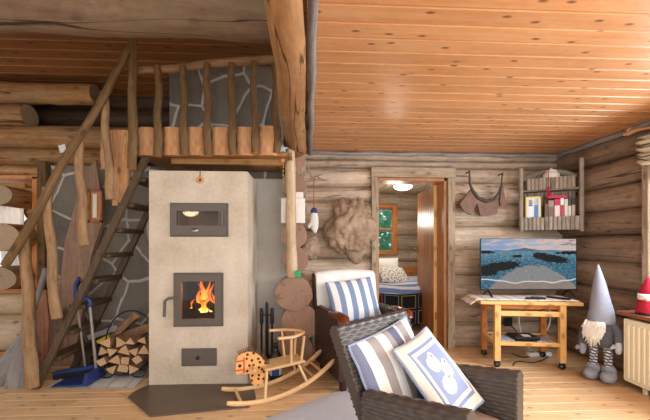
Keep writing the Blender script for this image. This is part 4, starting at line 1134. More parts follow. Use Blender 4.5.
# ------------------------------------------------------------------ rattan armchairs
M_rattan = Mat('dark_rattan', 0.4, 0.35); u, v = M_rattan.uv(); n_ = M_rattan.noise(M_rattan.vec(u * 30.0, v * 80.0, 0.0), 1.0, 3)
M_rattan.bump(n_, 0.15, 0.002); M_rattan.col(M_rattan.mix(n_, rgb('#332b27'), rgb('#5e544d'))); M_rattan = M_rattan.m
M_rattan2 = Mat('black_brown_rattan', 0.35, 0.4); u, v = M_rattan2.uv(); n_ = M_rattan2.noise(M_rattan2.vec(u * 30.0, v * 80.0, 0.0), 1.0, 3)
M_rattan2.col(M_rattan2.mix(n_, rgb('#2a1d17'), rgb('#4b362b'))); M_rattan2 = M_rattan2.m
M_mahog = wood('reddish_lacquered_wood', rgb('#3a150c'), rgb('#5c2616'), rgb('#7a3a24'), rough=0.18, gu=24, gv=1.2, spec=0.55, bump=0.03)
def armchair(label, loc, rotz, W, D, hb, ha, lean, rat, seatm, woodarms, zs=0.40, armflare=0.0, armrise=0.0, taper=0.0):
    t = thing('rattan_armchair', label, 'armchair', loc, rotz)
    b0 = 0.10      # height where the weave starts
    MB().weave_slab((taper, -lean + 0.02, b0), (W - taper, -lean + 0.02, b0), (-taper, lean, hb - b0), (taper, lean, hb - b0), 0.05, topbow=0.0 if not woodarms else 0.03).build('backrest', rat, t)
    for x, nm in ((0.03, 'arm'), (W - 0.03, 'arm')):
        sgn = -1 if x < W / 2 else 1
        MB().weave_slab((x, -lean * 0.45 - 0.02, b0), (x, -D, b0), (sgn * armflare, 0, ha - b0), (sgn * armflare, 0, ha + armrise - b0), 0.075 if not woodarms else 0.07).build(nm, rat, t)
    MB().weave_slab((0.05, -D + 0.03, b0), (W - 0.05, -D + 0.03, b0), (0, 0, zs - 0.06 - b0), (0, 0, zs - 0.06 - b0), 0.04).build('apron', rat, t)
    mb = MB(); mb.bx(0.05, W - 0.05, -D + 0.03, -lean, zs - 0.12, zs - 0.06, 0.01); mb.build('seat', rat, t)
    # seat cushion, softly rounded
    mb = MB(); x0, x1, y0, y1 = 0.075, W - 0.075, -D + 0.01, -lean - 0.0
    def top(a, b, s):
        e = max(0, (1 - (2 * a - 1) ** 6) * (1 - (2 * b - 1) ** 6)) ** 0.5
        return (x0 + (x1 - x0) * a, y0 + (y1 - y0) * b, zs - 0.01 + s * 0.05 * e)
    mb.grid(lambda a, b: top(a, b, 1), 18, 18); mb.grid(lambda a, b: top(a, b, -1), 18, 18, flip=True); mb.build('seat_cushion', seatm, t)
    lm = M_mahog if woodarms else rat
    for x in (0.05, W - 0.05):
        for y in (-0.12, -D + 0.05):
            mb = MB(); mb.box((x, y, 0.055 + 0.01), (0.05, 0.05, 0.13 - 0.0), None, 0.008, axis=2); mb.build('leg', M_mahogdark if woodarms else rat, t)
    if woodarms:
        for x in (0.03, W - 0.03):
            mb = MB()
            P = [(x, -D - 0.015, ha + 0.0 - 0.02), (x, -D + 0.0, ha + 0.02), (x, -D + 0.10, ha + 0.025), (x, -D + 0.22, ha + 0.02), (x, -D + 0.26, ha + 0.01)]
            mb.tube(P, [0.045, 0.05, 0.05, 0.048, 0.03], 14, flat=(0.5, 1.0), up=(0, 0, 1)); mb.build('armrest', M_mahog, t)
    return t
M_mahogdark = wood('dark_leg_wood', rgb('#24120c'), rgb('#3b2016'), rgb('#4e2d20'), rough=0.3, spec=0.4)
fl2 = flo(343, 391); rz2 = math.radians(18)
W2, D2 = 0.62, 0.60
O2 = fl2 + V((-math.sin(rz2), math.cos(rz2), 0)) * (D2 - 0.05) - V((math.cos(rz2), math.sin(rz2), 0)) * 0.05
armchair('dark rattan armchair with reddish wooden arm ends and blue seat by the log ends', O2, rz2, W2, D2, 0.82, 0.54, 0.12, M_rattan2, M_bluecloth, True, 0.42)
def loc2(x, y, z): return O2 + V((math.cos(rz2) * x - math.sin(rz2) * y, math.sin(rz2) * x + math.cos(rz2) * y, z))
ex2 = V((math.cos(rz2), math.sin(rz2), 0)); f2 = V((math.sin(rz2), -math.cos(rz2), 0)); up = V((0, 0, 1))
# white throw draped over the top of its back
mb = MB()
def drape(a, b):
    x = 0.012 + (W2 - 0.024) * a; s = b * 0.74      # length over the top: front 0.38, back 0.36
    tb = 0.03 * 4 * a * (1 - a) * 0.72
    wv = 0.006 * math.sin(a * 21 + b * 3)
    if s < 0.31: h = 0.525 + s; y = -0.12 + 0.12 * (h - 0.1) / 0.72 - 0.027 - 0.016 + wv
    elif s < 0.37: t = (s - 0.31) / 0.06 * PI; h = 0.835 + 0.02 * math.sin(t); y = 0.015 - 0.04 * math.cos(t)
    else: h = 0.835 - (s - 0.37); y = -0.12 + 0.12 * (h - 0.1) / 0.72 + 0.05 + 0.02 + wv * 0.5
    return loc2(x, y, h + tb * min(1, max(0, (h - 0.4) / 0.4))) - O2
mb.grid(drape, 26, 40, 0, 1, 1)
o = mb.build('white_throw', M_whitecloth, loc=O2); sm = o.modifiers.new('thickness', 'SOLIDIFY'); sm.thickness = 0.012; sm.offset = -1
tag(o, 'white throw draped over the back of the far rattan armchair', 'throw')
lean2 = math.radians(20)
n2 = (f2 * math.cos(lean2) + up * math.sin(lean2)); u2 = (-f2 * math.sin(lean2) + up * math.cos(lean2))
r_ = math.radians(-5); exr = ex2 * math.cos(r_) - u2 * math.sin(r_); uyr = ex2 * math.sin(r_) + u2 * math.cos(r_)
cushion('striped_cushion', loc2(0.30, -0.215, 0.625), exr * 0.235, uyr * 0.185, n2, 0.06, M_stripe_blue, 'blue and white striped cushion leaning on the white throw of the far armchair')

# near armchair
rz1 = math.radians(41); O1 = V((0.122, 1.45, 0)); W1, D1 = 0.54, 0.56
armchair('large dark grey-brown woven rattan armchair in the foreground holding two cushions', O1, rz1, W1, D1, 0.735, 0.495, 0.26, M_rattan, M_seatcush, False, 0.37, 0.0, 0.06, 0.05)
X1v = V((math.cos(rz1), math.sin(rz1), 0)); f1 = V((math.sin(rz1), -math.cos(rz1), 0))
def loc1(x, y, z): return O1 + X1v * x - f1 * y + V((0, 0, z))
def cush4(name, TL, TR, BR, T, mat, label, pipe):
    """cushion given by three of its corners in the room"""
    TL, TR, BR = V(TL), V(TR), V(BR)
    ex = (TR - TL) * 0.5; ey = (TR - BR) * 0.5; ez = ex.cross(ey).normalized()
    cushion(name, (TL + BR) * 0.5, ex, ey, ez, T, mat, label, pipe)
cush4('striped_cushion', (0.171, 1.445, 0.680), (0.503, 1.734, 0.738), (0.503 + 0.118, 1.734 - 0.136, 0.41), 0.055, M_stripe_grey, 'grey and white striped cushion with blue edge leaning on the near armchair back', M_pipe)
cush4('sheep_cushion', (0.362, 1.447, 0.656), (0.573, 1.63, 0.71), (0.75, 1.427, 0.44), 0.05, M_sheep, 'white cushion with blue borders and three sheep in the near armchair', M_pipe)

# ------------------------------------------------------------------ rug
c = flo(360, 405); ra, rb = flo(266, 419), flo(346, 387.5)
dv = (rb - ra).normalized(); pv = V((dv.y, -dv.x, 0))
mb = MB()
mb.grid(lambda a, b: ra - dv * 0.9 + dv * (a * 1.95) + pv * (b * 1.5) + V((0, 0, 0.01 * (1 if 0.0 < a < 1 and 0.0 < b < 1 else 0.1))) - c, 30, 24, 0, 1, 1, flip=True)
tag(mb.build('woven_rug', M_rug, loc=c), 'light grey woven rug on the floor under the near armchair', 'rug')

# ------------------------------------------------------------------ rocking horse
M_birch = wood('birch_wood', rgb('#b98a58'), rgb('#dcb27e'), rgb('#ebc898'), rough=0.4, gu=30, gv=1.5, knots=0.1, var=0.12, spec=0.35, bump=0.05)
M_horse = Mat('dotted_horse_plywood', 0.45, 0.3); u, v = M_horse.uv(); n_ = M_horse.noise(M_horse.vec(u * 6, v * 60, 0), 1.0, 3)
vo = M_horse.voro(M_horse.vec(u, v, 0.0), 23.0, 'F1', 0.7); dd = S(M_horse.nt, vo.outputs['Distance'])
cc = M_horse.mix(n_, rgb('#dc9a58'), rgb('#ecb274')); cc = M_horse.mix((dd.lt(0.26) * (u.lt(0.165))), cc, rgb('#3a2415'))
cc = M_horse.mix(((u - 0.18).abs().lt(0.006)) * v.gt(0.17) * v.lt(0.30), cc, rgb('#c8442f')); cc = M_horse.mix((((v - 0.275).abs().lt(0.006)) + ((v - 0.20).abs().lt(0.006))) * u.gt(0.18), cc, rgb('#c8442f'))
ey_ = ((u - 0.215) * (u - 0.215) + (v - 0.235) * (v - 0.235)).lt(0.00018); cc = M_horse.mix(ey_, cc, rgb('#241610'))
M_horse.col(cc); M_horse = M_horse.m
aH = math.radians(22)
HO = V((-0.37, 2.50, 0))
HS_, HX_ = 0.90, -0.075
horse = thing('rocking_horse', 'pale wooden rocking horse with dotted head and curved backrest beside the hearth', 'rocking horse', HO, PI + aH)
RR = 0.86
for y in (-0.125, 0.125):
    mb = MB(); n = 26; pts = []
    for k in range(n + 1):
        a = math.radians(-41 + 57 * k / n)
        pts.append((RR * math.sin(a), y, RR + 0.018 - RR * math.cos(a)))
    ids0 = len(mb.v)
    mb.tube(pts, [0.012] + [0.018] * (n - 1) + [0.014], 10, flat=(1.0, 0.75), up=(0, 0, 1)); mb.build('rocker', M_birch, horse)
def zr(x): return RR + 0.018 - math.sqrt(RR * RR - x * x)
for x in (-0.46, -0.40, 0.14): 
    mb = MB(); mb.tube([(x, -0.125, zr(x)), (x, 0.125, zr(x))], 0.011, 10); mb.build('crossbar', M_birch, horse)
for (xa_, xb_) in ((-0.02, -0.05), (-0.34, -0.29)):
    for y in (-1, 1):
        mb = MB(); mb.tube([(xa_, y * 0.125, zr(xa_)), (xb_, y * 0.075, 0.215)], 0.0105, 10); mb.build('leg', M_birch, horse)
mb = MB(); mb.box((-0.185, 0, 0.225), (0.31, 0.19, 0.02), Matrix.Rotation(0.07, 3, 'Y'), 0.006); mb.build('seat', M_birch, horse)
head0 = [(0.02, 0.06), (0.08, 0.045), (0.115, 0.07), (0.135, 0.14), (0.155, 0.165), (0.175, 0.155), (0.195, 0.165), (0.235, 0.165), (0.25, 0.18), (0.25, 0.2), (0.245, 0.27), (0.235, 0.31), (0.20, 0.335), (0.15, 0.345), (0.09, 0.33), (0.04, 0.29), (0.005, 0.24), (-0.015, 0.2), (0.0, 0.14)]
head = [(0.0 + x * 0.86 + HX_ + 0.02, 0.045 + z * 0.86) for x, z in head0]
mb = MB(); mb.prism(head, 0.024); mb.uv = [((u_ - HX_ - 0.02) / 0.86, (v_ - 0.045) / 0.86) for u_, v_ in mb.uv]; hd_ = mb.build('head', M_horse, horse)
mb = MB()
cr = [(x * 0.86 + HX_ + 0.02, 0.045 + z * 0.86) for x, z in ((0.215, 0.33), (0.15, 0.347), (0.09, 0.332), (0.04, 0.292), (0.0, 0.238), (-0.01, 0.2))]
for i in range(len(cr) - 1):
    for k in range(7):
        p = V((cr[i][0], 0, cr[i][1])).lerp(V((cr[i + 1][0], 0, cr[i + 1][1])), k / 5)
        d = V((cr[i][1] - cr[i + 1][1], 0, cr[i][0] - cr[i + 1][0])).normalized() if False else V((p.x - HX_ - 0.12, 0, p.z - 0.2)).normalized()
        mb.tube([p - d * 0.01, p + d * 0.028], [0.0045, 0.003], 6)
mb.build('mane', plain('dark_yarn', rgb('#6b5138'), 0.9), horse)
mb = MB(); mb.tube([(0.04, -0.09, 0.225), (0.04, 0.09, 0.225)], 0.011, 10); mb.build('handle_bar', M_birch, horse)
for y in (-0.075, 0.075):
    mb = MB(); mb.tube([(-0.31, y, 0.232), (-0.33, y * 1.15, 0.425)], 0.0105, 10); mb.build('back_upright', M_birch, horse)
    mb = MB(); mb.tube([(-0.23, y * 1.05, 0.228), (-0.22, y * 1.5, 0.427)], 0.0095, 10); mb.build('arm_upright', M_birch, horse)
mb = MB(); pts = [(-0.12, -0.12, 0.44)] + [(-0.23 - 0.12 * math.sin(PI * k / 12), -0.118 + 0.236 * k / 12, 0.437) for k in range(13)] + [(-0.12, 0.12, 0.44)]
mb.tube(pts, 0.02, 10, flat=(0.55, 1.0), up=(0, 0, 1)); mb.build('backrest_rail', M_birch, horse)

# ------------------------------------------------------------------ television table and television
TC = V((2.0, 3.12, 0)); TR = math.radians(-9)
tt = thing('television_table', 'pine trolley table on castors under the television', 'table', TC, TR)
M_tabletop = wood('pale_worn_tabletop', rgb('#c2a27c'), rgb('#d8bd99'), rgb('#e4cfb0'), rough=0.35, gu=24, gv=1.0, knots=0.2, var=0.1, spec=0.4)
mb = MB(); mb.bx(-0.43, 0.43, -0.215, 0.2, 0.57, 0.6, 0.004); mb.build('tabletop', M_pine, tt)
mb = MB()
for y in (-0.175, 0.15): mb.bx(-0.25, 0.25, y - 0.012, y + 0.012, 0.465, 0.51, 0.003); 
mb.build('stretcher', M_pine, tt)
mb = MB(); mb.bx(-0.3, 0.3, -0.15, 0.14, 0.525, 0.57, 0.003); mb.build('apron', M_orangepine, tt)
for x in (-0.275, 0.275):
    for y in (-0.175, 0.15):
        mb = MB(); mb.bx(x - 0.026, x + 0.026, y - 0.022, y + 0.022, 0.06, 0.57, 0.003, axis=2); lg_ = mb.build('leg', M_pine if y < 0 else M_orangepine, tt)
        mb = MB(); mb.lathe([(0.0, -0.014), (0.024, -0.014), (0.028, -0.008), (0.028, 0.008), (0.024, 0.014), (0.0, 0.014)], (x, y, 0.0285), 16, 0, Matrix.Rotation(PI / 2, 4, 'X')); mb.bx(x - 0.02, x + 0.02, y - 0.018, y + 0.018, 0.04, 0.063, 0.004); mb.build('castor', M_blackplastic, lg_)
mb = MB(); mb.bx(-0.25, 0.25, -0.19, -0.16, 0.2, 0.235, 0.003); mb.bx(-0.25, 0.25, 0.135, 0.165, 0.2, 0.235, 0.003); mb.bx(-0.3, -0.265, -0.17, 0.15, 0.2, 0.235, 0.003); mb.bx(0.265, 0.3, -0.17, 0.15, 0.2, 0.235, 0.003); mb.build('shelf_frame', M_pine, tt)
M_shelf = wood('dark_shelf_board', rgb('#4a4440'), rgb('#67605b'), rgb('#827a74'), rough=0.5)
mb = MB(); mb.bx(-0.275, 0.275, -0.165, 0.14, 0.205, 0.222, 0.003); mb.build('shelf_board', M_shelf, tt)
cT, sT = math.cos(TR), math.sin(TR)
def locT(x, y, z): return TC + V((cT * x - sT * y, sT * x + cT * y, z))
def onT(o, x, y, z, rz=0.0): o.location = locT(x, y, z); o.rotation_euler = (0, 0, TR + rz); return o
# runner cloth hanging over the left end
M_runner = Mat('striped_runner', 0.9, 0.1); u, v = M_runner.uv(); M_runner.col(M_runner.mix((u * 9.0).fract().lt(0.22), rgb('#e6dfd6'), rgb('#cdb5aa'))); M_runner = M_runner.m
mb = MB()
def run(a, b):
    s = a * 1.0; y = -0.17 + 0.33 * b
    if s < 0.86: return (0.425 - s, y, 0.004)
    t = (s - 0.86); return (-0.435 - 0.035 - t * 0.5 + 0.035, y + 0.0, 0.004 - t * 0.35 + 0.004 * math.sin(b * 12))
mb.grid(run, 40, 10, 0, 1, 1, flip=True); o = mb.build('table_runner', M_runner); sm = o.modifiers.new('thickness', 'SOLIDIFY'); sm.thickness = 0.004; sm.offset = 0
onT(o, 0, 0, 0.602); tag(o, 'pale striped cloth runner on the television table hanging over its left end', 'runner')

p = at(528.5, 292, 3.14)
tv = thing('television', 'flat television showing a rocky sea beach on the pine table', 'television', (p.x, 3.14, 0.609), -YAW)
tw, z0, z1 = 0.915, 0.06, 0.555
mb = MB(); mb.bx(-tw / 2, tw / 2, -0.0, 0.02, z0, z1, 0.003); mb.bx(-tw / 2 + 0.15, tw / 2 - 0.15, 0.02, 0.055, z0 + 0.02, z1 - 0.15, 0.01)
mb.bx(-tw / 2, tw / 2, -0.006, 0.0, z0, z0 + 0.014, 0.001)
for (a, b, c_, d) in ((-tw / 2, -tw / 2 + 0.006, z0, z1), (tw / 2 - 0.006, tw / 2, z0, z1), (-tw / 2, tw / 2, z1 - 0.006, z1)): mb.bx(a, b, -0.004, 0.0, c_, d, 0.001)
mb.build('casing', M_blackplastic, tv)
for x in (-0.385, 0.385):
    mb = MB(); mb.beam((x, 0.01, z0 + 0.01), (x, -0.08, 0.006), 0.02, 0.012); mb.beam((x, 0.01, z0 + 0.01), (x, 0.09, 0.006), 0.02, 0.012); mb.build('stand_foot', M_blackplastic, tv)
def mk_screen():
    m = Mat('beach_screen', 0.3, 0.3); u, v = m.uv()
    n = m.noise(m.vec(u * 1.8, v * 1.0, 0.0), 7.0, 5, 0.6); nf = m.noise(m.vec(u * 1.8, v * 3.4, 3.0), 17.0, 5, 0.7)
    sea = m.ramp(nf, [(0.4, rgb('#1f4a66')), (0.52, rgb('#3f7890')), (0.7, rgb('#9dbccb'))])
    far = m.ramp(nf, [(0.38, rgb('#3f7690')), (0.55, rgb('#6f9fb4')), (0.74, rgb('#c9d8de'))])
    sea = m.mix(v.sstep(0.5, 0.75), sea, far)
    sky = m.mix(u, rgb('#8fb0d8'), rgb('#b6c9e2')); cl = m.noise(m.vec(u * 2.0, v * 5.0, 9.0), 3.0, 4, 0.55)
    sky = m.mix((cl + u * 0.25).sstep(0.52, 0.72), sky, rgb('#f0cfc0')); sky = m.mix(((cl + u * 0.2).sstep(0.68, 0.8)) * (v.gt(0.82)), sky, rgb('#8c93a8'))
    mt = 0.77 + 0.05 * (1.0 - ((u - 0.47) / 0.16).abs().mn(1.0)) + (n - 0.5) * 0.03
    c = m.mix((v - mt).sstep(0.0, 0.008), m.mix(v.sstep(0.755, 0.77), sea, rgb('#5d6f8e')), sky)
    # sand: a broad tongue rising in the middle
    edge = 0.47 - 2.2 * (u - 0.55) * (u - 0.55) + (n - 0.5) * 0.1
    sand = m.mix(n * 0.5 + nf * 0.5, rgb('#75655f'), rgb('#bfaea3')); wet = m.mix((nf - 0.5) * 1.8 + 0.5, rgb('#6f747e'), rgb('#b4b0ac'))
    foam_y = 0.15 + 0.05 * ((u * 14.0).sin() * 0.35 + (u * 31.0).sin() * 0.15) + 0.16 * ((u - 0.5).abs() - 0.25).mx(-0.1) * 0.8 + (n - 0.5) * 0.05
    s2 = m.mix((v - foam_y).sstep(-0.02, 0.05), sand, wet)
    c = m.mix((v - edge).sstep(-0.02, 0.03), s2, c)
    c = m.mix((1.0 - (v - foam_y).abs().sstep(0.006, 0.016)), c, rgb('#efeae6'))
    for (a, b, ra, rb, tilt) in ((0.74, 0.61, 0.20, 0.085, -0.25), (0.62, 0.67, 0.09, 0.07, 0.0), (0.2, 0.45, 0.24, 0.10, 0.2), (0.06, 0.34, 0.13, 0.09, 0.0), (0.38, 0.655, 0.06, 0.03, 0), (0.05, 0.735, 0.1, 0.03, 0), (0.93, 0.725, 0.11, 0.035, 0.05), (0.82, 0.72, 0.05, 0.02, 0)):
        du = (u - a) / ra; dv_ = (v - b - (u - a) * tilt) / rb
        e = du * du + dv_ * dv_ + (nf - 0.5) * 2.2
        rock = m.mix(nf.sstep(0.5, 0.8), rgb('#0d1116'), rgb('#5a5250'))
        c = m.mix(1.0 - e.sstep(0.8, 0.95), c, rock)
    m.b.inputs['Specular IOR Level'].default_value = 0.0; m.b.inputs['Roughness'].default_value = 0.6; m.col((0.01, 0.01, 0.01)); m.emit(c, 0.75); return m.m
sc = MB(); i0 = 0
sc.v = [V((-tw / 2 + 0.006, -0.0015, z0 + 0.014)), V((tw / 2 - 0.006, -0.0015, z0 + 0.014)), V((tw / 2 - 0.006, -0.0015, z1 - 0.006)), V((-tw / 2 + 0.006, -0.0015, z1 - 0.006))]
sc.face([0, 1, 2, 3], [(0, 0), (1, 0), (1, 1), (0, 1)]); M_screen = mk_screen(); sc.build('screen', M_screen, tv)
# remotes and boxes
for (x, y, rz, L, lab) in ((0.07, -0.115, 0.15, 0.15, 'dark remote control lying at the middle front of the television table'), (0.12, -0.08, -0.5, 0.12, 'second dark remote just behind the first one on the table'), (0.305, -0.06, -0.85, 0.19, 'long dark remote lying at the right end of the television table')):
    mb = MB(); mb.box((0, 0, 0.009), (L, 0.045, 0.018), None, 0.006); o = mb.build('remote_control', M_blackplastic); onT(o, x, y, 0.606, rz); tag(o, lab, 'remote control')
    mb = MB(); 
    for i in range(4): mb.box((-L * 0.3 + i * L * 0.18, 0, 0.0185), (0.012, 0.025, 0.003), None, 0.001)
    mb.build('buttons', M_dkgrey, o)
o = MB().bx(-0.11, 0.11, -0.09, 0.09, 0, 0.035, 0.005).build('set_top_box', M_blackplastic); onT(o, 0.01, -0.03, 0.224, 0.05); tag(o, 'black set-top box on the lower shelf of the television table', 'set-top box')
MB().bx(-0.02, 0.05, -0.05, 0.02, 0.0345, 0.0375, 0.001).build('sticker', M_white, o)
M_mag = Mat('magazine_cover', 0.4); u, v = M_mag.uv(); n_ = M_mag.noise(M_mag.vec(u * 20.0, v * 20.0, 0.0), 1.0, 2); M_mag.col(M_mag.ramp(n_, [(0.42, rgb('#7f93ad')), (0.52, rgb('#d8d9da')), (0.6, rgb('#8f9097'))])); M_mag = M_mag.m
for (x, rz, lab) in ((-0.17, 0.25, 'pale blue magazine on the lower shelf left of the black box'), (0.18, -0.1, 'pale grey magazine on the lower shelf right of the black box')):
    o = MB().bx(-0.075, 0.075, -0.1, 0.1, 0, 0.008, 0.001).build('magazine', M_mag); onT(o, x, -0.03, 0.224, rz); tag(o, lab, 'magazine')
# cables and power strip behind the table
def cable(name, pts, r, mat, label):
    P = []
    pts = [V(p) for p in pts]
    for i in range(len(pts) - 1):
        p0 = pts[max(i - 1, 0)]; p1 = pts[i]; p2 = pts[i + 1]; p3 = pts[min(i + 2, len(pts) - 1)]
        for k in range(8):
            t = k / 8; P.append(0.5 * ((2 * p1) + (p2 - p0) * t + (2 * p0 - 5 * p1 + 4 * p2 - p3) * t * t + (3 * p1 - p0 - 3 * p2 + p3) * t ** 3))
    P.append(pts[-1]); mb = MB(); mb.tube(P, r, 7); return tag(mb.build(name, mat), label, 'cable')
cable('cable', [at(521, 300, 3.3), at(519, 320, 3.32), at(524, 340, 3.34), flo(535, 355) + V((0, 0.02, 0.006))], 0.006, M_white, 'white cable hanging behind the television table at left')
cable('cable', [at(548, 300, 3.3), at(550, 322, 3.33), at(541, 338, 3.33), at(530, 345, 3.33)], 0.006, M_white, 'pale cable curving down behind the table towards the right legs')
cable('cable', [at(508, 322, 3.36), at(515, 330, 3.34), at(524, 341, 3.33), at(534, 338, 3.33), at(543, 325, 3.36)], 0.007, M_blackplastic, 'black cable looping behind the lower shelf')
q = [flo(512, 354), flo(525, 358), flo(538, 353), flo(548, 357), flo(535, 363), flo(518, 362), flo(513, 366)]
cable('cable', [p + V((0, 0, 0.006)) for p in q], 0.005, M_black, 'thin black cable tangled on the floor under the television table')
p = at(508, 322, YB - 0.012); o = tag(MB().box((0, 0, 0), (0.09, 0.02, 0.09), None, 0.006).build('wall_socket', M_black, loc=p), 'dark wall socket on the log wall behind the television table', 'socket')
p = flo(543, 358); ps = MB().bx(-0.12, 0.12, -0.025, 0.025, 0, 0.04, 0.006).build('power_strip', M_white, loc=(p.x, p.y + 0.06, 0)); tag(ps, 'white power strip on the floor beneath the television table', 'power strip')
mb = MB()
for i in range(3): mb.lathe([(0, 0.04), (0.018, 0.04), (0.018, 0.042), (0, 0.042)], (-0.07 + i * 0.07, 0, 0), 12)
mb.build('sockets', M_dkgrey, ps)

# ------------------------------------------------------------------ standing gnome
G0 = flo(604, 381); G0 = V((G0.x - 0.0, G0.y + 0.03, 0))
gn = thing('standing_gnome', 'tall grey felt gnome with pointed hat and white beard standing beside the radiator', 'gnome', G0, -0.95)
def felt(name, c): return cloth(name, c, 0.18, scale=260)
M_ghat = felt('heather_grey_felt', rgb('#9296a1')); M_gbody = felt('dark_grey_felt', rgb('#5d5f66')); M_glight = felt('light_grey_felt', rgb('#b9bcc6'))
mb = MB(); prof = [(0.0, 0.515), (0.105, 0.50), (0.150, 0.515), (0.152, 0.54), (0.135, 0.62), (0.105, 0.74), (0.068, 0.86), (0.038, 0.95), (0.014, 1.02), (0.0, 1.035)]
mb.lathe(prof, (0, 0, 0), 26, wob=0.02, wf=9)
mb.v = [V((p.x * 0.60 - 0.02 * max(0, (p.z - 0.6) / 0.45) ** 1.5 * 1.0, p.y * 0.62, p.z * 0.92)) for p in mb.v]; mb.build('hat', M_ghat, gn)
mb = MB(); mb.lathe([(0.0, 0.27), (0.07, 0.275), (0.095, 0.32), (0.09, 0.42), (0.075, 0.49), (0.0, 0.495)], segs=22, wob=0.012, sq=(1, 0.8)); mb.build('body', M_gbody, gn)
# beard of many strands, one mesh
M_beard = cloth('white_fluffy_beard', rgb('#e3dbd0'), 0.08); mb = MB(); rr = random.Random(5)
mb.blob((-0.02, -0.075, 0.41), (0.05, 0.035, 0.075), 18, 12, 0, 0.35, 4)
for i in range(190):
    a = rr.uniform(-1, 1); z0 = rr.uniform(0.42, 0.49); x = -0.02 + 0.06 * a
    L = rr.uniform(0.09, 0.17) * (1.05 - abs(a) * 0.55)
    mb.tube([(x, -0.085 - 0.03 * (1 - a * a), z0), (x * 1.1 + rr.uniform(-.012, .012), -0.125 - 0.01 * (1 - a * a), z0 - L * 0.5), (x * 0.75 - 0.02 + rr.uniform(-.03, .03), -0.10 + rr.uniform(-.02, .02), z0 - L)], [0.011, 0.011, 0.002], 5)
mb.build('beard', M_beard, gn)
M_legg = Mat('patterned_leggings', 0.95, 0.05); u, v = M_legg.uv(); M_legg.col(M_legg.mix(((v * 260.0).sin() + ((u * 130.0 + (v * 130.0).floor() * 1.57).sin()) * 0.9).gt(0.3), rgb('#55585f'), rgb('#d2d4d8'))); M_legg = M_legg.m
for x in (-0.045, 0.045):
    mb = MB(); mb.tube([(x, 0, 0.3), (x * 1.05, -0.004, 0.2), (x * 1.1, 0, 0.08)], [0.032, 0.028, 0.028], 14, wob=0.05); mb.build('leg', M_legg, gn)
    mb = MB(); mb.blob((x * 1.25, -0.035, 0.05), (0.055, 0.095, 0.05), 20, 12, 0, 0.12, 4); mb.blob((x * 1.15, 0.005, 0.085), (0.052, 0.052, 0.055), 16, 10, 0, 0.12, 5); mb.build('boot', M_ghat, gn)
for sx in (-1, 1):
    mb = MB(); P = [(sx * 0.075, 0.0, 0.46), (sx * 0.115, -0.01, 0.40), (sx * 0.12, -0.03, 0.33)] if sx > 0 else [(sx * 0.075, 0.0, 0.46), (sx * 0.105, -0.02, 0.38), (sx * 0.11, -0.04, 0.28)]
    mb.tube(P, [0.034, 0.037, 0.036], 14, wob=0.08); arm = mb.build('arm', M_gbody, gn)
    e = V(P[-1]); mb = MB(); mb.tube([e + V((0, 0, 0.01)), e + V((0.0, -0.01, -0.04)), e + V((0.0, -0.012, -0.075)), e + V((0, -0.012, -0.085))], [0.032, 0.036, 0.026, 0.01], 14, flat=(1, 0.7)); mb.tube([e + V((-0.02, -0.02, -0.02)), e + V((-0.042, -0.03, -0.045))], [0.018, 0.012], 8)
    mb.build('mitten', M_glight if sx > 0 else M_ghat, arm)

# ------------------------------------------------------------------ radiator
ry1 = 2.51
rd = thing('radiator', 'cream panel radiator with vertical ribs under the window sill', 'radiator', (2.435, ry1, 0))
mb = MB(); mb.bx(0.0, 0.02, -2.2, 0.0, 0.06, 0.53, 0.006)
for i in range(54):
    y = -0.035 - i * 0.04; mb.bx(-0.008, 0.004, y - 0.013, y + 0.013, 0.09, 0.50, 0.005)
mb.bx(0.07, 0.085, -2.2, 0.0, 0.06, 0.53, 0.004); mb.build('panel', M_cream, rd)
mb = MB(); mb.bx(0.0, 0.085, -2.2, 0.0, 0.525, 0.54, 0.003); mb.bx(0.0, 0.085, -0.004, 0.004, 0.07, 0.53, 0.002); mb.build('top_grille', M_cream, rd)
for y in (-0.1, -2.0): MB().bx(0.08, 0.24, y - 0.02, y + 0.02, 0.4, 0.44, 0.003).build('bracket', M_white, rd)
for y in (-0.12, -2.0): MB().bx(0.04, 0.06, y - 0.015, y + 0.015, 0.0, 0.09, 0.003).build('foot', M_cream, rd)

# red gnome on the sill
p = at(643.5, 309, 2.36); p = V((2.50, 2.385, 0.592))
rg = thing('red_gnome', 'small red felt gnome with white trim standing on the window sill', 'gnome', p)
M_redfelt = cloth('red_felt', rgb('#b02a40'), 0.12)
mb = MB(); mb.lathe([(0, 0), (0.068, 0.0), (0.072, 0.03), (0.062, 0.09), (0.05, 0.125), (0, 0.13)], segs=20); mb.build('body', M_redfelt, rg)
mb = MB(); mb.lathe([(0, 0.115), (0.058, 0.11), (0.062, 0.125), (0.058, 0.155), (0, 0.155)], segs=20); mb.build('fur_trim', M_whitecloth, rg)
mb = MB(); mb.lathe([(0, 0.15), (0.056, 0.15), (0.04, 0.2), (0.02, 0.25), (0.006, 0.275), (0, 0.278)], segs=20); mb.build('hat', M_redfelt, rg)
mb = MB(); mb.blob((-0.045, -0.035, 0.115), 0.014, 10, 8); mb.build('nose', plain('pink_nose', rgb('#e0a58c'), 0.9), rg)
mb = MB(); mb.lathe([(0, -0.0), (0.072, 0.0), (0.073, 0.018), (0, 0.018)], segs=20); mb.build('base_band', M_black, rg)

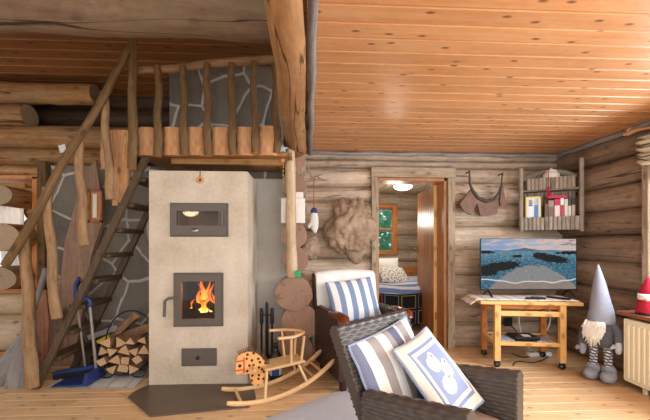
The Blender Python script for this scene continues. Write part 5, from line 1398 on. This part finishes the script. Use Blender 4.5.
# gathered blind above the window and a pink twig
M_blind = Mat('cream_blind_cloth', 0.9, 0.1); u, v = M_blind.uv(); M_blind.col(M_blind.mix((v * 7.0).fract().lt(0.22), rgb('#d9cfb8'), rgb('#6f6a5c'))); M_blind = M_blind.m
mb = MB()
def bl(a, b):
    z = 1.96 - 0.20 * b + 0.0; x = 2.615 - 0.022 * math.cos(b * 26) - 0.012 * (1 - b)
    return (x, 2.565 - 1.8 * a, z - 0.012 * math.sin(a * 9) - 0.03 * b * (1 if a > 0.02 else 0.2))
mb.grid(bl, 40, 36, 0, 1, 1); o = mb.build('window_blind', M_blind); sm = o.modifiers.new('thickness', 'SOLIDIFY'); sm.thickness = 0.006; tag(o, 'gathered cream fabric blind with dark stripes at the top of the right window', 'blind')
a, b = at(628, 134, 2.62), V((2.62, 2.2, 2.0)); mb = MB()
mb.tube([a.lerp(b, k / 10) + V((0, 0, 0.008 * math.sin(k))) for k in range(11)], 0.014, 8, wob=0.2); mb.tube([a, a + V((0.005, 0.01, 0.035)), a + V((0.03, 0.0, 0.05))], [0.014, 0.014, 0.008], 8); mb.tube([a, a + V((-0.035, 0.01, -0.004))], [0.014, 0.009], 8)
tag(mb.build('blind_twig', M_slab), 'pinkish peeled twig holding up the fabric blind at the ceiling', 'twig')

# ------------------------------------------------------------------ corner shelf of split sticks
PL, PR = at(521, 200, 3.42), at(581.5, 200, 3.15)
sl = (V((PR.x, PR.y, 0)) - V((PL.x, PL.y, 0))); WS = sl.length; rS = math.atan2(sl.y, sl.x)
SO = V((PL.x, PL.y, at(521, 230, 3.42).z - 0.0))
sh = thing('corner_shelf', 'rustic grey corner shelf of split sticks with an arched top', 'shelf', SO, rS)
HS = at(521, 167, 3.42).z - SO.z
M_stick = wood('grey_split_stick', rgb('#6b6157'), rgb('#93887b'), rgb('#b0a698'), rough=0.8, gu=26, gv=2.0, cracks=0.4, var=0.35, spec=0.15, bump=0.4)
for x, e in ((0.0, 0.0), (WS, 0.05)):
    mb = MB(); mb.tube([(x, 0.0, -0.02 + (HS + e) * k / 8) for k in range(9)], 0.026, 12, wob=0.08, flat=(1, 0.8)); mb.build('side_post', M_stick, sh)
def stickrow(name, x0, x1, n, zf0, zf1, y):
    mb = MB(); w = (x1 - x0) / n
    for i in range(n):
        x = x0 + w * (i + 0.5); a, b = zf0(x), zf1(x)
        mb.tube([(x, y, a), (x + 0.002 * math.sin(i), y, (a + b) / 2), (x, y, b)], w * 0.53, 10, wob=0.1, flat=(1, 0.85), up=(1, 0, 0), seed=i)
    return mb.build(name, M_stick, sh)
arch = lambda x: 0.515 + 0.085 * (1 - (2 * x / WS - 1) ** 2)
stickrow('front_rail', -0.012, WS + 0.012, 15, lambda x: -0.005, lambda x: 0.125 + 0.006 * math.sin(x * 60), -0.032)
stickrow('upper_rail', 0.05, WS - 0.05, 12, lambda x: 0.40, lambda x: 0.515, -0.026)
stickrow('back_sticks', 0.03, WS - 0.03, 15, lambda x: 0.01, lambda x: arch(x) - 0.015, 0.15)
mb = MB(); mb.tube([(0.02 + (WS - 0.04) * k / 20, 0.125, arch(0.02 + (WS - 0.04) * k / 20)) for k in range(21)], 0.026, 12, wob=0.1, flat=(1.0, 0.6)); mb.build('arched_top', M_stick, sh)
for z in (0.03, 0.40): mb = MB(); mb.bx(0.02, WS - 0.02, 0.0, 0.15, z - 0.008, z + 0.008, 0.002); mb.build('shelf_board', M_stick, sh)
cS, sS = math.cos(rS), math.sin(rS)
def locS(x, y, z): return SO + V((cS * x - sS * y, sS * x + cS * y, z))
def onS(o, x, y, z): o.location = locS(x, y, z); o.rotation_euler = (0, 0, rS); return o
M_paper = plain('book_pages', rgb('#e3ddcc'), 0.8)
def book(x, w, h, d, colr, lab, y=0.03, tilt=0.0, band=None):
    t = thing('book', lab, 'book'); onS(t, x, y, 0.0395); t.rotation_euler = (Matrix.Rotation(rS, 3, 'Z') @ Matrix.Rotation(tilt, 3, 'Y')).to_euler()
    h *= 1.12; m = plain('book_cover', colr, 0.45, namt=0.06)
    mb = MB(); mb.bx(-w / 2, -w / 2 + 0.003, 0, d, 0, h, 0.001); mb.bx(w / 2 - 0.003, w / 2, 0, d, 0, h, 0.001); mb.bx(-w / 2, w / 2, -0.003, 0.003, 0, h, 0.001); mb.build('cover', m, t)
    MB().bx(-w / 2 + 0.003, w / 2 - 0.003, 0.003, d - 0.004, 0.004, h - 0.004, 0).build('pages', M_paper, t)
    if band: MB().bx(-w / 2 + 0.001, w / 2 - 0.001, -0.0045, -0.0025, h * 0.3, h * 0.75, 0).build('spine_label', plain('spine_label', band, 0.5), t)
    return t
M_cover = Mat('yellow_bordered_cover', 0.4); u, v = M_cover.uv()
# face-out thin book with a yellow border at the left
t = thing('book', 'large thin yellow-bordered book at the left end of the corner shelf', 'book'); onS(t, 0.115, 0.0, 0.0395)
MB().bx(-0.075, 0.06, 0.0, 0.012, 0, 0.30, 0.002).build('cover', plain('yellow_cover', rgb('#e3cf5a'), 0.45), t)
MB().bx(-0.062, 0.052, -0.003, 0.001, 0.0, 0.285, 0.001).build('front_picture', plain('pale_picture', rgb('#dfe6ee'), 0.5), t)
book(0.085, 0.035, 0.24, 0.1, rgb('#2f6fae'), 'blue book standing before the yellow-bordered one on the corner shelf', -0.0, 0, rgb('#e8ecf0')).location = locS(0.085, -0.0, 0.0395) + V((sS * 0.0, 0, 0))
book(0.135, 0.04, 0.25, 0.1, rgb('#e6e6e2'), 'white book right of the blue book on the corner shelf', -0.0, 0, rgb('#5f86b8'))
for o in bpy.data.objects:
    pass
book(0.222, 0.03, 0.20, 0.1, rgb('#6d5346'), 'dark brown narrow book left of the grey one on the shelf', 0.01)
book(0.262, 0.045, 0.225, 0.1, rgb('#a39486'), 'grey-brown thick book in the middle of the corner shelf', 0.01, 0, rgb('#7d6a5c'))
book(0.312, 0.045, 0.235, 0.1, rgb('#c8325a'), 'crimson book standing in the middle of the corner shelf', 0.01, 0, rgb('#e8d9da'))
book(0.353, 0.03, 0.24, 0.1, rgb('#ece9e4'), 'white book right of the crimson book on the corner shelf', 0.01, 0, rgb('#b04a4a'))
book(0.385, 0.027, 0.23, 0.1, rgb('#d9d6cf'), 'cream book second from the black books on the corner shelf', 0.01)
book(0.413, 0.024, 0.225, 0.1, rgb('#47433f'), 'charcoal book left of the black one on the corner shelf', 0.01, 0, rgb('#d8d4cc'))
book(0.442, 0.028, 0.235, 0.1, rgb('#1f1e20'), 'black book at the right end of the corner shelf', 0.01, 0, rgb('#b6a894'))
t = thing('book', 'crimson book lying flat on top of the standing books', 'book'); onS(t, 0.30, 0.01, 0.0395 + 0.272)
t.rotation_euler = (Matrix.Rotation(rS, 3, 'Z') @ Matrix.Rotation(0.03, 3, 'Y')).to_euler()
MB().bx(-0.075, 0.09, 0, 0.1, 0, 0.03, 0.002).build('cover', plain('crimson_cover', rgb('#c02f58'), 0.45), t)
jr = thing('enamel_pot', 'round white lidded pot on the upper tier of the corner shelf', 'pot'); onS(jr, 0.265, 0.045, 0.409); jr.scale = (0.9, 0.8, 0.98)
mb = MB(); mb.lathe([(0, 0), (0.055, 0), (0.08, 0.03), (0.09, 0.09), (0.08, 0.15), (0.062, 0.175), (0, 0.178)], segs=24); mb.build('pot_body', M_white, jr)
mb = MB(); mb.lathe([(0, 0.176), (0.06, 0.176), (0.05, 0.195), (0.012, 0.2), (0.014, 0.215), (0, 0.22)], segs=20); mb.build('lid', M_white, jr)
mb = MB(); mb.tube([(-0.085, 0, 0.12), (-0.125, 0, 0.115), (-0.125, 0, 0.06), (-0.085, 0, 0.05)], 0.008, 8); mb.build('handle', M_white, jr)
sbv = thing('red_ornament', 'string of red felt hearts and beads hanging from the shelf arch', 'ornament'); onS(sbv, 0.235, -0.055, 0.58)
mb = MB(); mb.tube([(0, 0.03, 0.03), (0, 0.0, 0.0), (0, 0, -0.27)], 0.0035, 6); mb.build('string', M_red, sbv)
for (x, z, r) in ((0.0, -0.17, 0.012), (-0.006, -0.2, 0.016), (0.01, -0.228, 0.015), (-0.01, -0.25, 0.014)):
    mb = MB(); mb.blob((x, 0, z), (r, r * 0.8, r), 12, 8, 0, 0.2, 4); mb.build('heart', M_redfelt, sbv)

# ------------------------------------------------------------------ old harness on the wall
h0 = at(482, 190, 3.44); hn = thing('leather_harness', 'old brown leather horse harness hanging between the doorway and corner shelf', 'harness', h0)
M_leather = Mat('old_leather', 0.6, 0.25); o_ = M_leather.obj(); n_ = M_leather.noise(M_leather.vec(*o_), 14.0, 5); M_leather.bump(n_, 0.4, 0.006); M_leather.col(M_leather.mix(n_, rgb('#5a4136'), rgb('#8b6c5b'))); M_leather = M_leather.m
def R_(px, py, dy=0.0): p = at(px, py, 3.44); return V((p.x - h0.x, dy, p.z - h0.z))
def flap(name, px, th, dy, rot=0):
    poly = [(R_(a, b).x, R_(a, b).z) for a, b in px]; mb = MB(); mb.prism(poly, th, Matrix.Translation((0, dy, 0)))
    o = mb.build(name, M_leather, hn); bv = o.modifiers.new('soft', 'BEVEL'); bv.width = 0.008; bv.segments = 2; return o
flap('side_flap', [(472, 188), (460, 204), (464, 211), (471, 214.5), (479, 200), (476, 192)], 0.03, 0.015)
flap('centre_flap', [(476.5, 199), (481, 216), (490, 215.5), (497.5, 214), (499, 198), (494, 200), (487, 202.5), (481, 201.5)], 0.03, 0.02)
flap('right_flap', [(502, 183), (505, 184), (503, 190), (506, 205), (500, 206), (499, 200)], 0.03, 0.0)
mb = MB(); pts = [R_(*q) for q in ((469, 172), (469.5, 184), (472, 190), (478, 198), (486, 201.5), (493, 200), (498, 194), (501, 184), (502, 174))]
P = []
for i in range(len(pts) - 1):
    for k in range(5): P.append(pts[i].lerp(pts[i + 1], k / 5))
P.append(pts[-1]); P = [p + V((0, -0.008, 0)) for p in P]
mb.tube(P, [0.008 + 0.009 * math.sin(PI * min(1, k / len(P) * 1.2)) for k in range(len(P))], 10, wob=0.1); mb.build('strap', plain('dark_strap', rgb('#4a413a'), 0.6), hn)
mb = MB()
for q in ((469, 172), (502, 174)): p = R_(*q); mb.tube([p + V((0, 0.07, 0)), p + V((0, -0.02, 0.005))], 0.007, 8)
mb.build('peg', M_black, hn)

# ------------------------------------------------------------------ bedroom: bed, pillows, quilt, ceiling lamp
bed = thing('bed', 'bed with blue and white striped duvet seen through the doorway', 'bed', (1.15, 4.35, 0))
M_duvet = Mat('blue_striped_duvet', 0.95, 0.05); u, v = M_duvet.uv(); n_ = M_duvet.noise(M_duvet.vec(u * 3.0, v * 3.0, 0.0), 1.0, 3)
M_duvet.bump(n_, 0.6, 0.05); k_ = ((v * 11.0 + n_ * 1.2).fract()); M_duvet.col(M_duvet.mix(k_.lt(0.45), rgb('#dfe3ee'), rgb('#7c93c4'))); M_duvet = M_duvet.m
mb = MB(); mb.bx(-0.7, 1.0, 0.0, 1.25, 0.28, 0.50, 0.03); mb.build('mattress', M_whitecloth, bed)
def duv(a, b):
    x = -0.72 + 1.74 * a; s = b * 1.5
    bump_ = 0.025 * noise.noise(V((a * 5, b * 4, 2.0))) + 0.02 * math.sin(a * 9 + b * 5)
    if s < 0.12: return (x, -0.03 + bump_ * 0.3, 0.42 + s)
    return (x, -0.02 + (s - 0.12) * 0.9, 0.545 + 0.05 * min(1, (s - 0.12) / 0.2) + bump_)
mb = MB(); mb.grid(duv, 30, 30, 0, 1, 1); o = mb.build('duvet', M_duvet, bed); sm = o.modifiers.new('thickness', 'SOLIDIFY'); sm.thickness = 0.03
mb = MB(); mb.bx(-0.72, 1.02, -0.03, 0.02, 0.12, 0.34, 0.006); mb.build('side_board', M_orangepine, bed)
mb = MB(); mb.bx(-0.72, 1.02, 1.26, 1.31, 0.1, 0.72, 0.006); mb.build('back_board', M_orangepine, bed)
for x in (-0.68, 0.98):
    for y in (0.055, 1.2): mb = MB(); mb.bx(x - 0.03, x + 0.03, y - 0.03, y + 0.03, 0, 0.3, 0.004, axis=2); mb.build('leg', M_orangepine, bed)
M_speck = Mat('specked_pillowcase', 0.95, 0.05); u, v = M_speck.uv(); vo = M_speck.voro(M_speck.vec(u, v * 0.8, 0.0), 11.0, 'F1', 0.9); M_speck.col(M_speck.mix(S(M_speck.nt, vo.outputs['Distance']).lt(0.24), rgb('#edeae4'), rgb('#5f6166'))); M_speck = M_speck.m
cushion('bed_pillow', at(393, 276, 4.75) + V((0, 0, 0.02)), V((0.22, 0.05, -0.02)), V((-0.03, 0.14, 0.10)), V((0, -0.6, 0.8)).normalized(), 0.06, M_speck, 'white pillow with dark specks lying on the bed')
cushion('bed_pillow', at(386, 270, 5.0) + V((0, 0, 0.02)), V((0.2, 0.0, 0)), V((0, 0.06, 0.16)), V((0, -0.9, 0.4)).normalized(), 0.06, M_whitecloth, 'plain white pillow standing behind the specked one on the bed')
# quilt with framed black squares hanging over the bed side
M_quilt = Mat('framed_square_quilt', 0.95, 0.05); u, v = M_quilt.uv(); fu = (u * 5.0).fract(); fv = (v * 2.0).fract(); d = (fu - 0.5).abs().mx((fv - 0.5).abs())
vo = M_quilt.voro(M_quilt.vec((u * 5.0).floor() + 0.5, (v * 2.0).floor() + 0.5, 0.0), 1.0, 'F1', 0.0)
idx = ((u * 5.0).floor() * 0.37 + (v * 2.0).floor() * 0.6).fract()
fcol = M_quilt.ramp(idx, [(0.0, rgb('#a79d95')), (0.3, rgb('#8c9150')), (0.6, rgb('#94463a')), (0.9, rgb('#6c7a8d'))])
cq = M_quilt.mix(d.gt(0.385), rgb('#26262b'), fcol); cq = M_quilt.mix(d.gt(0.43), cq, rgb('#2b2a33')); M_quilt.col(cq); M_quilt = M_quilt.m
mb = MB()
def qu(a, b):
    x = -0.42 + 1.08 * a; s = b * 0.42
    y = -0.075 - 0.006 * math.sin(a * 17); return (1.15 + x, 4.35 + y, 0.475 - s * 0.95 + 0.008 * math.sin(a * 11))
mb.grid(lambda a, b: qu(a, 1 - b), 36, 14, 0, 1, 1); o = mb.build('patchwork_quilt', M_quilt); sm = o.modifiers.new('thickness', 'SOLIDIFY'); sm.thickness = 0.02; sm.offset = 1
tag(o, 'black patchwork quilt with colour-framed squares hanging over the bed side', 'quilt')
lp = at(403, 184, 4.9); lamp = thing('ceiling_lamp', 'round glowing white lamp on the bedroom ceiling', 'lamp', (lp.x, lp.y, 1.965))
M_lamp = Mat('lit_opal_glass', 0.3); M_lamp.col((0.9, 0.9, 0.88)); M_lamp.emit((1.0, 0.93, 0.82), 4.0)
mb = MB(); mb.lathe([(0, -0.075), (0.07, -0.07), (0.12, -0.045), (0.135, -0.02), (0.135, -0.012), (0, -0.012)], segs=28); mb.build('shade', M_lamp.m, lamp)
mb = MB(); mb.lathe([(0, -0.014), (0.142, -0.014), (0.142, 0.0), (0, 0.0)], segs=28); mb.build('base', M_white, lamp)

# curtains in the room at the far left
M_curt = Mat('sheer_white_curtain', 0.9, 0.05); M_curt.col(rgb('#e9e6e4')); M_curt.b.inputs['Transmission Weight'].default_value = 0.0; M_curt = M_curt.m
for (x0, x1_, lab) in ((-4.70, -4.33, 'white curtain gathered at the right side of the far window'), (-5.42, -5.22, 'white curtain gathered at the left side of the far window')):
    mb = MB(); mb.grid(lambda a, b: (x0 + (x1_ - x0) * (a * (0.75 + 0.25 * b) + (0.0 if x0 < -5.0 else 0.25 * (1 - b))), 5.38 + 0.025 * math.sin(a * 26), 0.42 + 1.28 * b), 40, 6); o = mb.build('curtain', M_curt); sm = o.modifiers.new('thickness', 'SOLIDIFY'); sm.thickness = 0.004; tag(o, lab, 'curtain')
mb = MB(); mb.tube([(-5.5, 5.37, 1.69), (-4.28, 5.37, 1.69)], 0.012, 8); tag(mb.build('curtain_rod', M_poledark), 'dark curtain rod above the far window', 'curtain rod')
# ------------------------------------------------------------------ light
w = bpy.data.worlds.new('daylight'); scn.world = w; w.use_nodes = True
bg = w.node_tree.nodes['Background']; bg.inputs[0].default_value = (0.93, 0.96, 1.0, 1); bg.inputs[1].default_value = 1.25
def area(name, loc, target, sx, sy, power, col):
    l = bpy.data.lights.new(name, 'AREA'); l.shape = 'RECTANGLE'; l.size = sx; l.size_y = sy; l.energy = power; l.color = col
    o = bpy.data.objects.new(name, l); COL.objects.link(o); o.location = loc
    o.rotation_euler = (V(target) - V(loc)).to_track_quat('-Z', 'Y').to_euler(); return o
def point(name, loc, power, col, r=0.08):
    l = bpy.data.lights.new(name, 'POINT'); l.energy = power; l.color = col; l.shadow_soft_size = r
    o = bpy.data.objects.new(name, l); COL.objects.link(o); o.location = loc; return o
area('right_window_daylight', (2.86, 1.6, 1.25), (0.6, 1.6, 0.1), 1.7, 1.0, 120, (0.80, 0.90, 1.0))
area('front_fill_light', (0.9, -1.3, 1.5), (0.6, 3.5, 1.0), 2.6, 1.5, 70, (1.0, 0.97, 0.93))  # soft frontal fill added behind the camera, no window built there
point('room_fill_warm', (1.3, 0.6, 1.75), 26, (1.0, 0.86, 0.7), 0.12)  # added warm fill for the main room, no pendant exists here
point('stair_fill_warm', (-1.6, 0.7, 1.6), 16, (1.0, 0.74, 0.46), 0.12)  # added fill that warms the stair side, not a real fixture
point('bedroom_lamp', (lp.x - 0.15, lp.y - 0.1, 1.45), 14, (1.0, 0.9, 0.76), 0.1)
point('far_room_light', (-4.0, 4.6, 1.9), 18, (1.0, 0.88, 0.7), 0.1)  # warm point light in the far room, without a fixture
point('fire_glow', (S0.x + cxf, S0.y + 0.12, zfl + 0.25), 2.0, (1.0, 0.5, 0.15), 0.05)
vs = scn.view_settings; vs.view_transform = 'Standard'; vs.look = 'None'; vs.gamma = 1.0; vs.exposure = 0.0; vs.use_curve_mapping = False

GROUPS = {'book': 'books on the corner shelf', 'remote_control': 'remote controls on the television table', 'cable': 'cables behind the television table', 'magazine': 'magazines under the television', 'burning_log': 'charred logs burning in the stove', 'curtain': 'curtains at the far window', 'bed_pillow': 'pillows on the bed', 'tree_burl': 'burls on the log wall', 'rattan_armchair': 'rattan armchairs', 'plank': 'planks behind the stairs'}
for o in bpy.data.objects:
    b = o.name.split('.')[0]
    if o.parent is None and b in GROUPS: o['group'] = GROUPS[b]
